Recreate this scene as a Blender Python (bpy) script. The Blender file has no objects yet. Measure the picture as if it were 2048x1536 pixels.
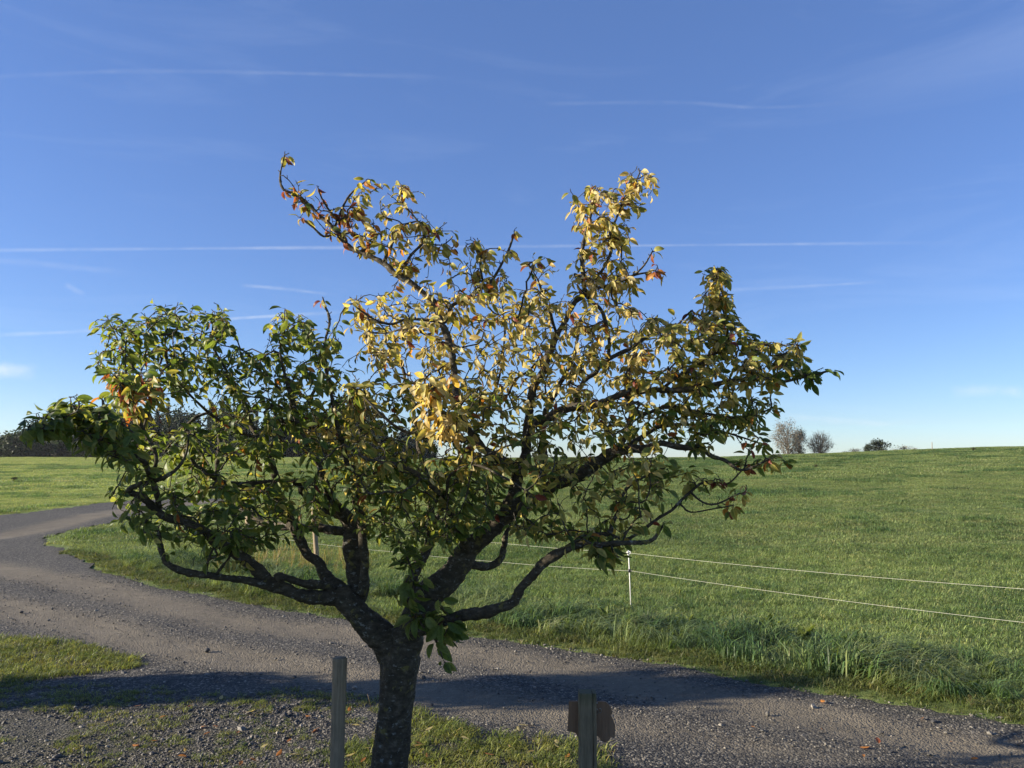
import bpy, math, random
import numpy as np
from mathutils import Vector, Matrix

rng = np.random.default_rng(7)
random.seed(7)
sc = bpy.context.scene
COL = sc.collection
F = 1565.0                                   # focal length in pixels of the 2048 px wide picture
CAM_Z = 2.0
PITCH = math.atan(147.0 / F)
SUN_EL = math.radians(17.0)
SUN_AZ = math.radians(-5.0)                 # sun stands to the left (-X), a little behind the camera

# ------------------------------------------------------------------ camera, sky, sun, exposure
cam = bpy.data.cameras.new('camera')
cam.sensor_width = 36.0
cam.lens = 36.0 * F / 2048.0
cam.clip_start = 0.05
cam.clip_end = 60000
camo = bpy.data.objects.new('camera', cam)
COL.objects.link(camo)
camo.location = (0, 0, CAM_Z)
camo.rotation_euler = (math.pi / 2 + PITCH, 0, 0)
sc.camera = camo

world = bpy.data.worlds.new('World')
sc.world = world
world.use_nodes = True
wn = world.node_tree.nodes
wl = world.node_tree.links
wn.clear()
wout = wn.new('ShaderNodeOutputWorld')
wbg = wn.new('ShaderNodeBackground')
sky = wn.new('ShaderNodeTexSky')
sky.sky_type = 'NISHITA'
sky.sun_disc = False
sky.sun_elevation = SUN_EL
sky.sun_rotation = math.radians(-90.0) + SUN_AZ
sky.altitude = 300
sky.air_density = 0.9
sky.dust_density = 0.1
sky.ozone_density = 4.0
wbg.inputs['Strength'].default_value = 0.077
# thin high cirrus veil, part of the sky itself
wtc = wn.new('ShaderNodeTexCoord')
wmp = wn.new('ShaderNodeMapping')
wmp.inputs['Scale'].default_value = (1.2, 1.2, 7.0)
wno = wn.new('ShaderNodeTexNoise')
wno.inputs['Scale'].default_value = 2.2
wno.inputs['Detail'].default_value = 7
wno.inputs['Roughness'].default_value = 0.62
wno.inputs['Distortion'].default_value = 0.6
wrp = wn.new('ShaderNodeMapRange')
wrp.inputs['From Min'].default_value = 0.52
wrp.inputs['From Max'].default_value = 0.95
wrp.inputs['To Max'].default_value = 0.13
wmx = wn.new('ShaderNodeMixRGB')
wmx.inputs['Color2'].default_value = (6.0, 6.6, 7.4, 1)
whs = wn.new('ShaderNodeHueSaturation')
whs.inputs['Saturation'].default_value = 1.06
whs.inputs['Hue'].default_value = 0.514
wl.new(wtc.outputs['Generated'], wmp.inputs['Vector'])
wl.new(wmp.outputs['Vector'], wno.inputs['Vector'])
wl.new(wno.outputs['Fac'], wrp.inputs['Value'])
wl.new(sky.outputs['Color'], whs.inputs['Color'])
wl.new(whs.outputs['Color'], wmx.inputs['Color1'])
wl.new(wrp.outputs['Result'], wmx.inputs['Fac'])
wve = wn.new('ShaderNodeMixRGB')                # constant blue mixed into the whole sky to soften its brightness gradient
wve.inputs['Fac'].default_value = 0.30
wve.inputs['Color2'].default_value = (.85, 1.60, 3.45, 1)
wl.new(wmx.outputs['Color'], wve.inputs['Color1'])
wl.new(wve.outputs['Color'], wbg.inputs['Color'])
wl.new(wbg.outputs['Background'], wout.inputs['Surface'])

sun = bpy.data.lights.new('sun', 'SUN')
sun.energy = 5.0
sun.angle = math.radians(0.5)
sun.color = (1.0, 0.90, 0.75)
suno = bpy.data.objects.new('sun', sun)
COL.objects.link(suno)
SUNV = Vector((-math.cos(SUN_AZ) * math.cos(SUN_EL), math.sin(SUN_AZ) * math.cos(SUN_EL), math.sin(SUN_EL)))
suno.rotation_euler = (-SUNV).to_track_quat('-Z', 'Y').to_euler()
suno.location = SUNV * 30

sc.view_settings.view_transform = 'Standard'
sc.view_settings.look = 'None'
sc.view_settings.gamma = 1.0
sc.view_settings.use_curve_mapping = False
sc.view_settings.exposure = 1.38
sc.render.engine = 'CYCLES'
sc.cycles.use_denoising = True
sc.cycles.max_bounces = 8
sc.cycles.transparent_max_bounces = 16
sc.cycles.transmission_bounces = 6

# ------------------------------------------------------------------ helpers
CP, SP = math.cos(PITCH), math.sin(PITCH)


def ray(px, py):
    dx, dy = (px - 1024.0) / F, (768.0 - py) / F
    return np.array((dx, CP - dy * SP, SP + dy * CP))


def at(px, py, Y):                            # the point of that line of sight at depth Y metres
    d = ray(px, py)
    return np.array((0, 0, CAM_Z)) + d * (Y / d[1])


def gr(px, py):                               # where that line of sight meets the level ground
    d = ray(px, py)
    return (np.array((0, 0, CAM_Z)) + d * (-CAM_Z / min(d[2], -0.004)))[:2]


def to_px(P):
    P = np.atleast_2d(P) - np.array((0, 0, CAM_Z))
    z = P[:, 1] * CP + P[:, 2] * SP
    u = -P[:, 1] * SP + P[:, 2] * CP
    return 1024 + F * P[:, 0] / z, 768 - F * u / z


def tag(o, label=None, cat=None, group=None, kind=None):
    if label: o['label'] = label
    if cat: o['category'] = cat
    if group: o['group'] = group
    if kind: o['kind'] = kind
    return o


def mesh(name, V, faces, mat=None, smooth=True, tint=None):
    me = bpy.data.meshes.new(name)
    me.from_pydata(np.asarray(V, float).tolist(), [], faces if isinstance(faces, list) else faces.tolist())
    if mat: me.materials.append(mat)
    if smooth:
        me.polygons.foreach_set('use_smooth', np.ones(len(me.polygons), bool))
    if tint is not None:
        a = me.attributes.new('tint', 'FLOAT_COLOR', 'POINT')
        c = np.ones((len(V), 4), np.float32)
        c[:, :3] = tint
        a.data.foreach_set('color', c.ravel())
    me.update()
    return me


def obj(name, me, parent=None, loc=None):
    o = bpy.data.objects.new(name, me)
    COL.objects.link(o)
    if parent is not None: o.parent = parent
    if loc is not None: o.location = loc
    return o


def empty(name, loc=(0, 0, 0)):
    o = bpy.data.objects.new(name, None)
    o.empty_display_size = 0.1
    COL.objects.link(o)
    o.location = loc
    return o


class MB:                                     # collects geometry for ONE mesh
    def __init__(self): self.V, self.Fc, self.T, self.n = [], [], [], 0

    def add(self, V, faces, tint=None):
        V = np.asarray(V, float)
        self.V.append(V)
        o = self.n
        self.Fc += [tuple(int(i) + o for i in f) for f in faces]
        if tint is not None:
            self.T.append(np.broadcast_to(np.asarray(tint, float), (len(V), 3)))
        self.n += len(V)

    def build(self, name, mat, smooth=True):
        return mesh(name, np.concatenate(self.V), self.Fc, mat, smooth, np.concatenate(self.T) if self.T else None)


def tube(P, R, k=8, cap=True, bump=0.0, r=rng):
    P = np.asarray(P, float)
    R = np.broadcast_to(np.asarray(R, float), (len(P),))
    n = len(P)
    T = np.gradient(P, axis=0)
    T /= np.linalg.norm(T, axis=1)[:, None] + 1e-12
    ref = np.array((0, 0, 1.0)) if abs(T[0][2]) < .9 else np.array((1.0, 0, 0))
    u = np.cross(T[0], ref); u /= np.linalg.norm(u)
    V = np.zeros((n, k, 3))
    ang = np.linspace(0, 2 * math.pi, k, endpoint=False)
    for i in range(n):
        u = u - T[i] * u.dot(T[i]); u /= np.linalg.norm(u) + 1e-12
        v = np.cross(T[i], u)
        rr = R[i] * (1 + (r.normal(0, bump, k) if bump else 0))
        V[i] = P[i] + (np.cos(ang) * rr)[:, None] * u + (np.sin(ang) * rr)[:, None] * v
    Fc = []
    for i in range(n - 1):
        for j in range(k):
            a, b = i * k + j, i * k + (j + 1) % k
            Fc.append((a, b, b + k, a + k))
    if cap:
        Fc.append(tuple(range(k))[::-1])
        Fc.append(tuple((n - 1) * k + j for j in range(k)))
    return V.reshape(-1, 3), Fc


def spline(P, step):                          # Catmull-Rom through the rows of P (any number of columns)
    P = np.asarray(P, float)
    Q = np.vstack((2 * P[0] - P[1], P, 2 * P[-1] - P[-2]))
    out = []
    for i in range(len(P) - 1):
        p0, p1, p2, p3 = Q[i], Q[i + 1], Q[i + 2], Q[i + 3]
        n = max(1, int(round(np.linalg.norm((p2 - p1)[:3]) / step)))
        for t in np.arange(n) / n:
            out.append(.5 * (2 * p1 + (p2 - p0) * t + (2 * p0 - 5 * p1 + 4 * p2 - p3) * t * t + (3 * p1 - p0 - 3 * p2 + p3) * t ** 3))
    out.append(P[-1])
    return np.array(out)


def inside(poly, X, Y):
    poly = np.asarray(poly)
    r = np.zeros(np.shape(X), bool)
    j = len(poly) - 1
    for i in range(len(poly)):
        xi, yi, xj, yj = poly[i][0], poly[i][1], poly[j][0], poly[j][1]
        c = ((yi > Y) != (yj > Y)) & (X < (xj - xi) * (Y - yi) / (yj - yi + 1e-12) + xi)
        r ^= c
        j = i
    return r


def line_dist(pl, X, Y, closed=False):
    pl = np.asarray(pl)
    d = np.full(np.shape(X), 1e9)
    m = len(pl) if closed else len(pl) - 1
    for i in range(m):
        a, b = pl[i], pl[(i + 1) % len(pl)]
        ab = b - a
        t = np.clip(((X - a[0]) * ab[0] + (Y - a[1]) * ab[1]) / (ab.dot(ab) + 1e-12), 0, 1)
        d = np.minimum(d, np.hypot(X - a[0] - t * ab[0], Y - a[1] - t * ab[1]))
    return d


_lat = {}


def vnoise(X, Y, s, seed=0):                  # value noise 0..1 at scale s metres
    if seed not in _lat: _lat[seed] = np.random.default_rng(seed + 100).random((256, 256))
    L = _lat[seed]
    x, y = np.asarray(X) / s, np.asarray(Y) / s
    i, j = np.floor(x).astype(int), np.floor(y).astype(int)
    fx, fy = x - i, y - j
    fx, fy = fx * fx * (3 - 2 * fx), fy * fy * (3 - 2 * fy)
    g = lambda a, b: L[a % 256, b % 256]
    return (g(i, j) * (1 - fx) + g(i + 1, j) * fx) * (1 - fy) + (g(i, j + 1) * (1 - fx) + g(i + 1, j + 1) * fx) * fy


def fbm(X, Y, s, seed=0):
    return (vnoise(X, Y, s, seed) * .5 + vnoise(X, Y, s * .47, seed + 1) * .3 + vnoise(X, Y, s * .21, seed + 2) * .2)


def sstep(a, b, x):
    t = np.clip((np.asarray(x, float) - a) / (b - a), 0, 1)
    return t * t * (3 - 2 * t)


# ------------------------------------------------------------------ materials
def newmat(name):
    m = bpy.data.materials.new(name)
    m.use_nodes = True
    nt = m.node_tree
    nt.nodes.clear()
    out = nt.nodes.new('ShaderNodeOutputMaterial')
    return m, nt, nt.nodes, nt.links, out


def N(nt, typ, **kw):
    n = nt.nodes.new(typ)
    for k, v in kw.items():
        if hasattr(n, k) and k not in n.inputs:
            setattr(n, k, v)
        else:
            n.inputs[k].default_value = v
    return n


def ramp(nt, stops):
    r = nt.nodes.new('ShaderNodeValToRGB')
    e = r.color_ramp.elements
    while len(e) < len(stops): e.new(0.5)
    for s, (p, c) in zip(e, stops):
        s.position = p
        s.color = (*c, 1)
    return r


def mixc(nt, a, b, f, typ='MIX'):
    m = nt.nodes.new('ShaderNodeMixRGB')
    m.blend_type = typ
    for s, v in (('Color1', a), ('Color2', b), ('Fac', f)):
        if isinstance(v, bpy.types.NodeSocket): nt.links.new(v, m.inputs[s])
        elif s == 'Fac': m.inputs[s].default_value = v
        else: m.inputs[s].default_value = (*v, 1)
    return m.outputs['Color']


def math_(nt, op, a, b=0.0):
    m = nt.nodes.new('ShaderNodeMath')
    m.operation = op
    for i, v in enumerate((a, b)):
        if isinstance(v, bpy.types.NodeSocket): nt.links.new(v, m.inputs[i])
        else: m.inputs[i].default_value = v
    return m.outputs[0]


def noise(nt, vec, scale, detail=4, rough=.55):
    n = N(nt, 'ShaderNodeTexNoise', Scale=scale, Detail=detail, Roughness=rough)
    nt.links.new(vec, n.inputs['Vector'])
    return n.outputs['Fac']


def foliage_mat(name, transl=.45, rough=.45, spec=.35, tcol=(1.25, 1.15, .55)):
    m, nt, nn, ll, out = newmat(name)
    at_ = N(nt, 'ShaderNodeAttribute', attribute_name='tint')
    geo = nn.new('ShaderNodeNewGeometry')
    nz = noise(nt, geo.outputs['Position'], 90, 2)
    c = mixc(nt, at_.outputs['Color'], (.5, .5, .5), .35, 'OVERLAY')
    c = mixc(nt, at_.outputs['Color'], mixc(nt, at_.outputs['Color'], (.55, .5, .4), 1, 'MULTIPLY'), math_(nt, 'MULTIPLY', math_(nt, 'SUBTRACT', nz, .42), 2.2))
    p = N(nt, 'ShaderNodeBsdfPrincipled', Roughness=rough)
    p.inputs['Specular IOR Level'].default_value = spec
    ll.new(c, p.inputs['Base Color'])
    t = nn.new('ShaderNodeBsdfTranslucent')
    ll.new(mixc(nt, c, tcol, 1, 'MULTIPLY'), t.inputs['Color'])
    mx = N(nt, 'ShaderNodeMixShader', Fac=transl)
    ll.new(p.outputs[0], mx.inputs[1])
    ll.new(t.outputs[0], mx.inputs[2])
    ll.new(mx.outputs[0], out.inputs['Surface'])
    return m


def left_lighter(nt, c):                            # multiplies the colour lighter over the left meadow
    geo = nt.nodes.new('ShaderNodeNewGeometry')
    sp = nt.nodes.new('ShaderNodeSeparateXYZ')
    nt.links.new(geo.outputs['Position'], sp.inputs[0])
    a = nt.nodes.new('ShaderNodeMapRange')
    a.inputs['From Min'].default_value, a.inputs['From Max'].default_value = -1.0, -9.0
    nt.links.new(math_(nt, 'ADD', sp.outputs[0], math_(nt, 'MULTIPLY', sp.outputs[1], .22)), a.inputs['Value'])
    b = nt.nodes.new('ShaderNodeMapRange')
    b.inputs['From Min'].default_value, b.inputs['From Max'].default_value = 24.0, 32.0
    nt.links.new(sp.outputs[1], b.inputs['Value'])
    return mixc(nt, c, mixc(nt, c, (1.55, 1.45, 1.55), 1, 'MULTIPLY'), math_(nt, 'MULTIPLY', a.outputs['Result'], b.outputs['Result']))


def grass_mat(name, c_lo, c_hi, c_dry, dry=.3, transl=.4, tip=1.35):
    m, nt, nn, ll, out = newmat(name)
    geo = nn.new('ShaderNodeNewGeometry')
    oi = nn.new('ShaderNodeObjectInfo')
    big = noise(nt, geo.outputs['Position'], .35, 5, .6)
    mid = noise(nt, geo.outputs['Position'], 2.3, 3)
    r = ramp(nt, [(.36, c_lo), (.62, c_hi)])
    ll.new(math_(nt, 'ADD', math_(nt, 'MULTIPLY', big, .6), math_(nt, 'MULTIPLY', mid, .4)), r.inputs['Fac'])
    d = math_(nt, 'MULTIPLY', math_(nt, 'POWER', oi.outputs['Random'], 3.0), dry)
    c = mixc(nt, r.outputs['Color'], c_dry, d)
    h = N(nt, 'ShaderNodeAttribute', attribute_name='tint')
    c = left_lighter(nt, mixc(nt, c, h.outputs['Color'], 1, 'MULTIPLY'))
    p = N(nt, 'ShaderNodeBsdfPrincipled', Roughness=.5)
    p.inputs['Specular IOR Level'].default_value = .3
    ll.new(c, p.inputs['Base Color'])
    t = nn.new('ShaderNodeBsdfTranslucent')
    ll.new(mixc(nt, c, (1.3, 1.25, .6), 1, 'MULTIPLY'), t.inputs['Color'])
    mx = N(nt, 'ShaderNodeMixShader', Fac=transl)
    ll.new(p.outputs[0], mx.inputs[1])
    ll.new(t.outputs[0], mx.inputs[2])
    ll.new(mx.outputs[0], out.inputs['Surface'])
    return m


def ground_mat():
    m, nt, nn, ll, out = newmat('meadow_soil')
    geo = nn.new('ShaderNodeNewGeometry')
    P = geo.outputs['Position']
    r = ramp(nt, [(.28, (.050, .075, .022)), (.48, (.110, .150, .045)), (.70, (.200, .225, .075))])
    a = math_(nt, 'ADD', math_(nt, 'MULTIPLY', noise(nt, P, .35, 5, .6), .45), math_(nt, 'MULTIPLY', noise(nt, P, 9, 6, .7), .55))
    ll.new(a, r.inputs['Fac'])
    b = N(nt, 'ShaderNodeBump', Strength=1.0, Distance=.06)
    ll.new(noise(nt, P, 14, 6, .75), b.inputs['Height'])
    p = N(nt, 'ShaderNodeBsdfPrincipled', Roughness=.9)
    p.inputs['Specular IOR Level'].default_value = .1
    ll.new(left_lighter(nt, r.outputs['Color']), p.inputs['Base Color'])
    ll.new(b.outputs[0], p.inputs['Normal'])
    ll.new(p.outputs[0], out.inputs['Surface'])
    return m


def gravel_mat():
    m, nt, nn, ll, out = newmat('gravel')
    geo = nn.new('ShaderNodeNewGeometry')
    P = geo.outputs['Position']
    v = N(nt, 'ShaderNodeTexVoronoi', Scale=62.0, Randomness=1.0)
    v2 = N(nt, 'ShaderNodeTexVoronoi', Scale=27.0, Randomness=1.0)
    wob = nn.new('ShaderNodeVectorMath')
    wob.operation = 'ADD'
    ns = N(nt, 'ShaderNodeTexNoise', Scale=40.0, Detail=2.0)
    ll.new(P, ns.inputs['Vector'])
    sc_ = nn.new('ShaderNodeVectorMath')
    sc_.operation = 'SCALE'
    sc_.inputs['Scale'].default_value = .02
    ll.new(ns.outputs['Color'], sc_.inputs[0])
    ll.new(P, wob.inputs[0])
    ll.new(sc_.outputs[0], wob.inputs[1])
    ll.new(wob.outputs[0], v.inputs['Vector'])
    ll.new(wob.outputs[0], v2.inputs['Vector'])
    sep = nn.new('ShaderNodeSeparateColor')
    ll.new(v.outputs['Color'], sep.inputs[0])
    stone = ramp(nt, [(0, (.020, .019, .017)), (.5, (.045, .042, .036)), (.85, (.095, .086, .070)), (1, (.24, .215, .17))])
    ll.new(sep.outputs[0], stone.inputs['Fac'])
    at_ = N(nt, 'ShaderNodeAttribute', attribute_name='tint')
    sepa = nn.new('ShaderNodeSeparateColor')
    ll.new(at_.outputs['Color'], sepa.inputs[0])
    n1 = noise(nt, P, 2.2, 6, .65)
    n2 = noise(nt, P, 18, 5, .7)
    dirtc = ramp(nt, [(.25, (.072, .061, .043)), (.55, (.152, .128, .090)), (.8, (.275, .232, .163))])
    ll.new(math_(nt, 'ADD', math_(nt, 'MULTIPLY', n1, .45), math_(nt, 'MULTIPLY', n2, .55)), dirtc.inputs['Fac'])
    f = math_(nt, 'ADD', sepa.outputs[0], math_(nt, 'MULTIPLY', math_(nt, 'SUBTRACT', n2, .5), 1.1))
    f = math_(nt, 'MULTIPLY', f, 1.0)
    fm = nn.new('ShaderNodeMapRange')
    fm.inputs['From Min'].default_value = .1
    fm.inputs['From Max'].default_value = .75
    ll.new(f, fm.inputs['Value'])
    c = mixc(nt, stone.outputs['Color'], dirtc.outputs['Color'], fm.outputs['Result'])
    # moss / dark soil film where the second channel says so
    mossf = math_(nt, 'MULTIPLY', sepa.outputs[1], math_(nt, 'ADD', .2, noise(nt, P, 7, 5, .7)))
    c = mixc(nt, c, mixc(nt, (.055, .060, .020), (.050, .036, .024), noise(nt, P, 5, 3)), mossf)
    hgt = math_(nt, 'ADD', math_(nt, 'MULTIPLY', v.outputs['Distance'], -1.0), math_(nt, 'MULTIPLY', v2.outputs['Distance'], -.6))
    hgt = math_(nt, 'ADD', hgt, math_(nt, 'MULTIPLY', noise(nt, P, 5, 5, .6), 1.5))
    b = N(nt, 'ShaderNodeBump', Strength=.6, Distance=.016)
    ll.new(hgt, b.inputs['Height'])
    p = N(nt, 'ShaderNodeBsdfPrincipled', Roughness=.85)
    p.inputs['Specular IOR Level'].default_value = .25
    ll.new(c, p.inputs['Base Color'])
    ll.new(b.outputs[0], p.inputs['Normal'])
    ll.new(p.outputs[0], out.inputs['Surface'])
    return m


def stone_mat(name, stops):
    m, nt, nn, ll, out = newmat(name)
    geo = nn.new('ShaderNodeNewGeometry')
    oi = nn.new('ShaderNodeObjectInfo')
    r = ramp(nt, stops)
    ll.new(oi.outputs['Random'], r.inputs['Fac'])
    c = mixc(nt, r.outputs['Color'], (.3, .28, .25), math_(nt, 'MULTIPLY', noise(nt, geo.outputs['Position'], 70, 4, .7), .35), 'OVERLAY')
    p = N(nt, 'ShaderNodeBsdfPrincipled', Roughness=.7)
    ll.new(c, p.inputs['Base Color'])
    ll.new(p.outputs[0], out.inputs['Surface'])
    return m


def bark_mat(name='fruit_tree_bark', base=((.024, .020, .013), (.062, .051, .034), (.15, .125, .088)), lichen=True):
    m, nt, nn, ll, out = newmat(name)
    geo = nn.new('ShaderNodeNewGeometry')
    P = geo.outputs['Position']
    mp = N(nt, 'ShaderNodeMapping')
    mp.inputs['Scale'].default_value = (1, 1, 1.7)
    ll.new(P, mp.inputs['Vector'])
    n1 = noise(nt, mp.outputs[0], 22, 8, .7)
    n2 = noise(nt, P, 6, 4)
    r = ramp(nt, [(.3, base[0]), (.52, base[1]), (.75, base[2])])
    ll.new(n1, r.inputs['Fac'])
    c = r.outputs['Color']
    if lichen:
        l1 = ramp(nt, [(.58, (0, 0, 0)), (.66, (1, 1, 1))])
        ll.new(noise(nt, P, 17, 5, .65), l1.inputs['Fac'])
        c = mixc(nt, c, (.19, .165, .045), math_(nt, 'MULTIPLY', l1.outputs['Color'], .60))
        l2 = ramp(nt, [(.60, (0, 0, 0)), (.66, (1, 1, 1))])
        ll.new(noise(nt, mp.outputs[0], 31, 4, .6), l2.inputs['Fac'])
        c = mixc(nt, c, (.34, .35, .31), math_(nt, 'MULTIPLY', l2.outputs['Color'], .38))
    b = N(nt, 'ShaderNodeBump', Strength=.55, Distance=.010)
    ll.new(math_(nt, 'ADD', n1, math_(nt, 'MULTIPLY', n2, .5)), b.inputs['Height'])
    p = N(nt, 'ShaderNodeBsdfPrincipled', Roughness=.85)
    p.inputs['Specular IOR Level'].default_value = .2
    ll.new(c, p.inputs['Base Color'])
    ll.new(b.outputs[0], p.inputs['Normal'])
    ll.new(p.outputs[0], out.inputs['Surface'])
    return m


def wood_mat(name, c0, c1, c2, moss=.0):
    m, nt, nn, ll, out = newmat(name)
    tc = nn.new('ShaderNodeTexCoord')
    mp = N(nt, 'ShaderNodeMapping')
    mp.inputs['Scale'].default_value = (1, 1, .07)
    ll.new(tc.outputs['Object'], mp.inputs['Vector'])
    g = noise(nt, mp.outputs[0], 75, 7, .7)
    big = noise(nt, tc.outputs['Object'], 9, 4)
    r = ramp(nt, [(.3, c0), (.52, c1), (.75, c2)])
    ll.new(math_(nt, 'ADD', math_(nt, 'MULTIPLY', g, .7), math_(nt, 'MULTIPLY', big, .3)), r.inputs['Fac'])
    c = r.outputs['Color']
    if moss:
        at_ = N(nt, 'ShaderNodeAttribute', attribute_name='tint')
        sepa = nn.new('ShaderNodeSeparateColor')
        ll.new(at_.outputs['Color'], sepa.inputs[0])
        c = mixc(nt, c, (.035, .055, .022), math_(nt, 'MULTIPLY', sepa.outputs[1], moss))
    b = N(nt, 'ShaderNodeBump', Strength=.6, Distance=.004)
    ll.new(g, b.inputs['Height'])
    p = N(nt, 'ShaderNodeBsdfPrincipled', Roughness=.8)
    p.inputs['Specular IOR Level'].default_value = .2
    ll.new(c, p.inputs['Base Color'])
    ll.new(b.outputs[0], p.inputs['Normal'])
    ll.new(p.outputs[0], out.inputs['Surface'])
    return m


def plain_mat(name, c, rough=.6, var=.3, scale=30, metal=0.0):
    m, nt, nn, ll, out = newmat(name)
    tc = nn.new('ShaderNodeTexCoord')
    n = noise(nt, tc.outputs['Object'], scale, 4)
    col = mixc(nt, [x * (1 - var) for x in c], [min(1, x * (1 + var)) for x in c], n)
    p = N(nt, 'ShaderNodeBsdfPrincipled', Roughness=rough, Metallic=metal)
    ll.new(col, p.inputs['Base Color'])
    ll.new(p.outputs[0], out.inputs['Surface'])
    return m


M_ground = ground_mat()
M_gravel = gravel_mat()
M_leaf = foliage_mat('leaf', .52, .45, .26)
M_far = foliage_mat('far_foliage', .2, .6, .2, (1.1, 1.1, .6))
M_bark = bark_mat()
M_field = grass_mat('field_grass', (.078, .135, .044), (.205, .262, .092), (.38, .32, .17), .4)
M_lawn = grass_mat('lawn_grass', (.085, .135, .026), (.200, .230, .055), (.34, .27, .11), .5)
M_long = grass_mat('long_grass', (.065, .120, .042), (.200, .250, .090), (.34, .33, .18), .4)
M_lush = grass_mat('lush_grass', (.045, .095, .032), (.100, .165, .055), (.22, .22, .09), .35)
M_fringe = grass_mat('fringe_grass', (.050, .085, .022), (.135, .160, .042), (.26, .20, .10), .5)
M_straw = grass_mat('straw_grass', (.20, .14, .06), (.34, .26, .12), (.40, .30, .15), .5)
M_wood = wood_mat('weathered_post_wood', (.13, .100, .062), (.26, .20, .125), (.40, .32, .21))
M_mosswood = wood_mat('mossy_post_wood', (.10, .078, .045), (.20, .155, .092), (.30, .24, .15), .5)
M_sign = wood_mat('dark_brown_board', (.17, .100, .056), (.25, .150, .086), (.32, .20, .12))
M_white = plain_mat('white_plastic', (.78, .76, .70), .45, .08)
M_black = plain_mat('black_plastic', (.02, .02, .02), .5, .2)
M_steel = plain_mat('zinc_steel', (.45, .45, .44), .35, .15, 60, 1.0)
M_rope = plain_mat('fence_cord', (.46, .45, .36), .7, .12, 200)
M_stone = stone_mat('dark_stones', [(0, (.025, .022, .019)), (.5, (.058, .051, .042)), (.85, (.12, .106, .086)), (1, (.27, .24, .19))])
M_pebble = stone_mat('road_pebbles', [(0, (.036, .034, .031)), (.5, (.080, .074, .063)), (.85, (.155, .140, .113)), (1, (.34, .305, .24))])

# ------------------------------------------------------------------ terrain
far_edge = [(2600, 1545), (2300, 1490), (2048, 1448), (1900, 1425), (1700, 1392), (1550, 1368), (1400, 1340), (1250, 1312), (1100, 1293), (950, 1272), (820, 1253), (700, 1237),
            (600, 1222), (500, 1207), (400, 1190), (300, 1168), (220, 1145), (150, 1115), (105, 1090), (96, 1074), (130, 1062), (190, 1053), (240, 1043), (290, 1030), (350, 1017), (430, 1007), (520, 1002)]
up_edge = [(520, 996), (430, 998), (330, 999), (240, 1003), (190, 1008), (130, 1016), (60, 1024), (0, 1031), (-200, 1052), (-500, 1085), (-1200, 1180)]
ROAD = np.array([gr(*p) for p in far_edge] + [gr(*p) for p in up_edge] + [(-9.5, 4.0), (-9.5, 1.2), (9.5, 1.2)])
TRACKS = [np.array([gr(*p) for p in t]) for t in (
    [(-250, 1165), (0, 1213), (137, 1244), (240, 1268), (342, 1296), (478, 1318), (620, 1335), (780, 1368), (900, 1395), (1000, 1418), (1102, 1435), (1256, 1466), (1409, 1500), (1665, 1535), (2000, 1590)],
    [(-250, 1100), (0, 1140), (170, 1172), (342, 1215), (478, 1246), (683, 1266), (900, 1302), (1150, 1345), (1400, 1395), (1650, 1440), (2048, 1520)],
    [(-100, 1085), (60, 1060), (150, 1040), (250, 1020), (400, 1004)])]
PATCH_L = np.array([gr(*p) for p in [(-420, 1262), (0, 1276), (120, 1283), (210, 1300), (292, 1330), (200, 1346), (90, 1358), (0, 1370), (-420, 1400)]])
PATCH_R = np.array([gr(*p) for p in [(828, 1418), (900, 1450), (960, 1470), (1080, 1482), (1200, 1496), (1260, 1560), (1320, 1720), (640, 1720), (620, 1560), (680, 1505), (730, 1480), (790, 1450)]])


def road_sd(X, Y):                            # negative inside the gravel
    d = line_dist(ROAD, X, Y, True)
    d = np.where(inside(ROAD, X, Y), -d, d)
    return d + (fbm(X, Y, .9, 3) - .5) * np.clip(.03 * np.asarray(Y), .22, .5)


def height(X, Y):
    X, Y = np.asarray(X, float), np.asarray(Y, float)
    t = X / np.maximum(Y, 6.0)
    yl = np.clip(Y - 33, 0, None)
    zl = .0178 * np.minimum(yl, 122) * sstep(0, 30, yl)
    yr = np.clip(Y - 12, 0, None)
    s = .0212 + .0175 * sstep(.15, .75, t)
    crest = 92.0
    zr = s * np.minimum(yr, crest) * sstep(0, 9, yr)
    zr = zr - .05 * np.clip(yr - crest, 0, 60) * sstep(0, 25, yr - crest)
    w = sstep(-.26, -.02, t)
    z = zl * (1 - w) + zr * w
    und = (fbm(X, Y, 7.0, 20) - .5) * .16 * sstep(8, 25, Y) + (fbm(X, Y, 1.1, 23) - .5) * .05
    return z + und * sstep(1.0, 4.0, Y)


def gz(x, y): return float(height(x, y))


def axis(vals):
    return np.concatenate([np.arange(a, b, s) for a, b, s in vals])


ys = axis([(-6, 3, 1.5), (3, 16, .22), (16, 34, .5), (34, 70, 1.2), (70, 170, 3), (170, 400, 14), (400, 4001, 400)])
us = axis([(-1.6, -.8, .1), (-.8, .8, .02), (.8, 1.61, .1)])
gx = np.array([us * max(y * 1.0, 8.0) for y in ys])
gy = np.repeat(ys[:, None], len(us), 1)
GV = np.stack((gx, gy, height(gx, gy) - .07 * sstep(-.05, -.45, road_sd(gx, gy))), -1)
nu = len(us)
Fg = [(i * nu + j, i * nu + j + 1, (i + 1) * nu + j + 1, (i + 1) * nu + j) for i in range(len(ys) - 1) for j in range(nu - 1)]
ground = obj('ground', mesh('ground', GV.reshape(-1, 3), Fg, M_ground))
tag(ground, 'sloping green meadow behind the fence and beyond the road', None, None, 'structure')

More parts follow.
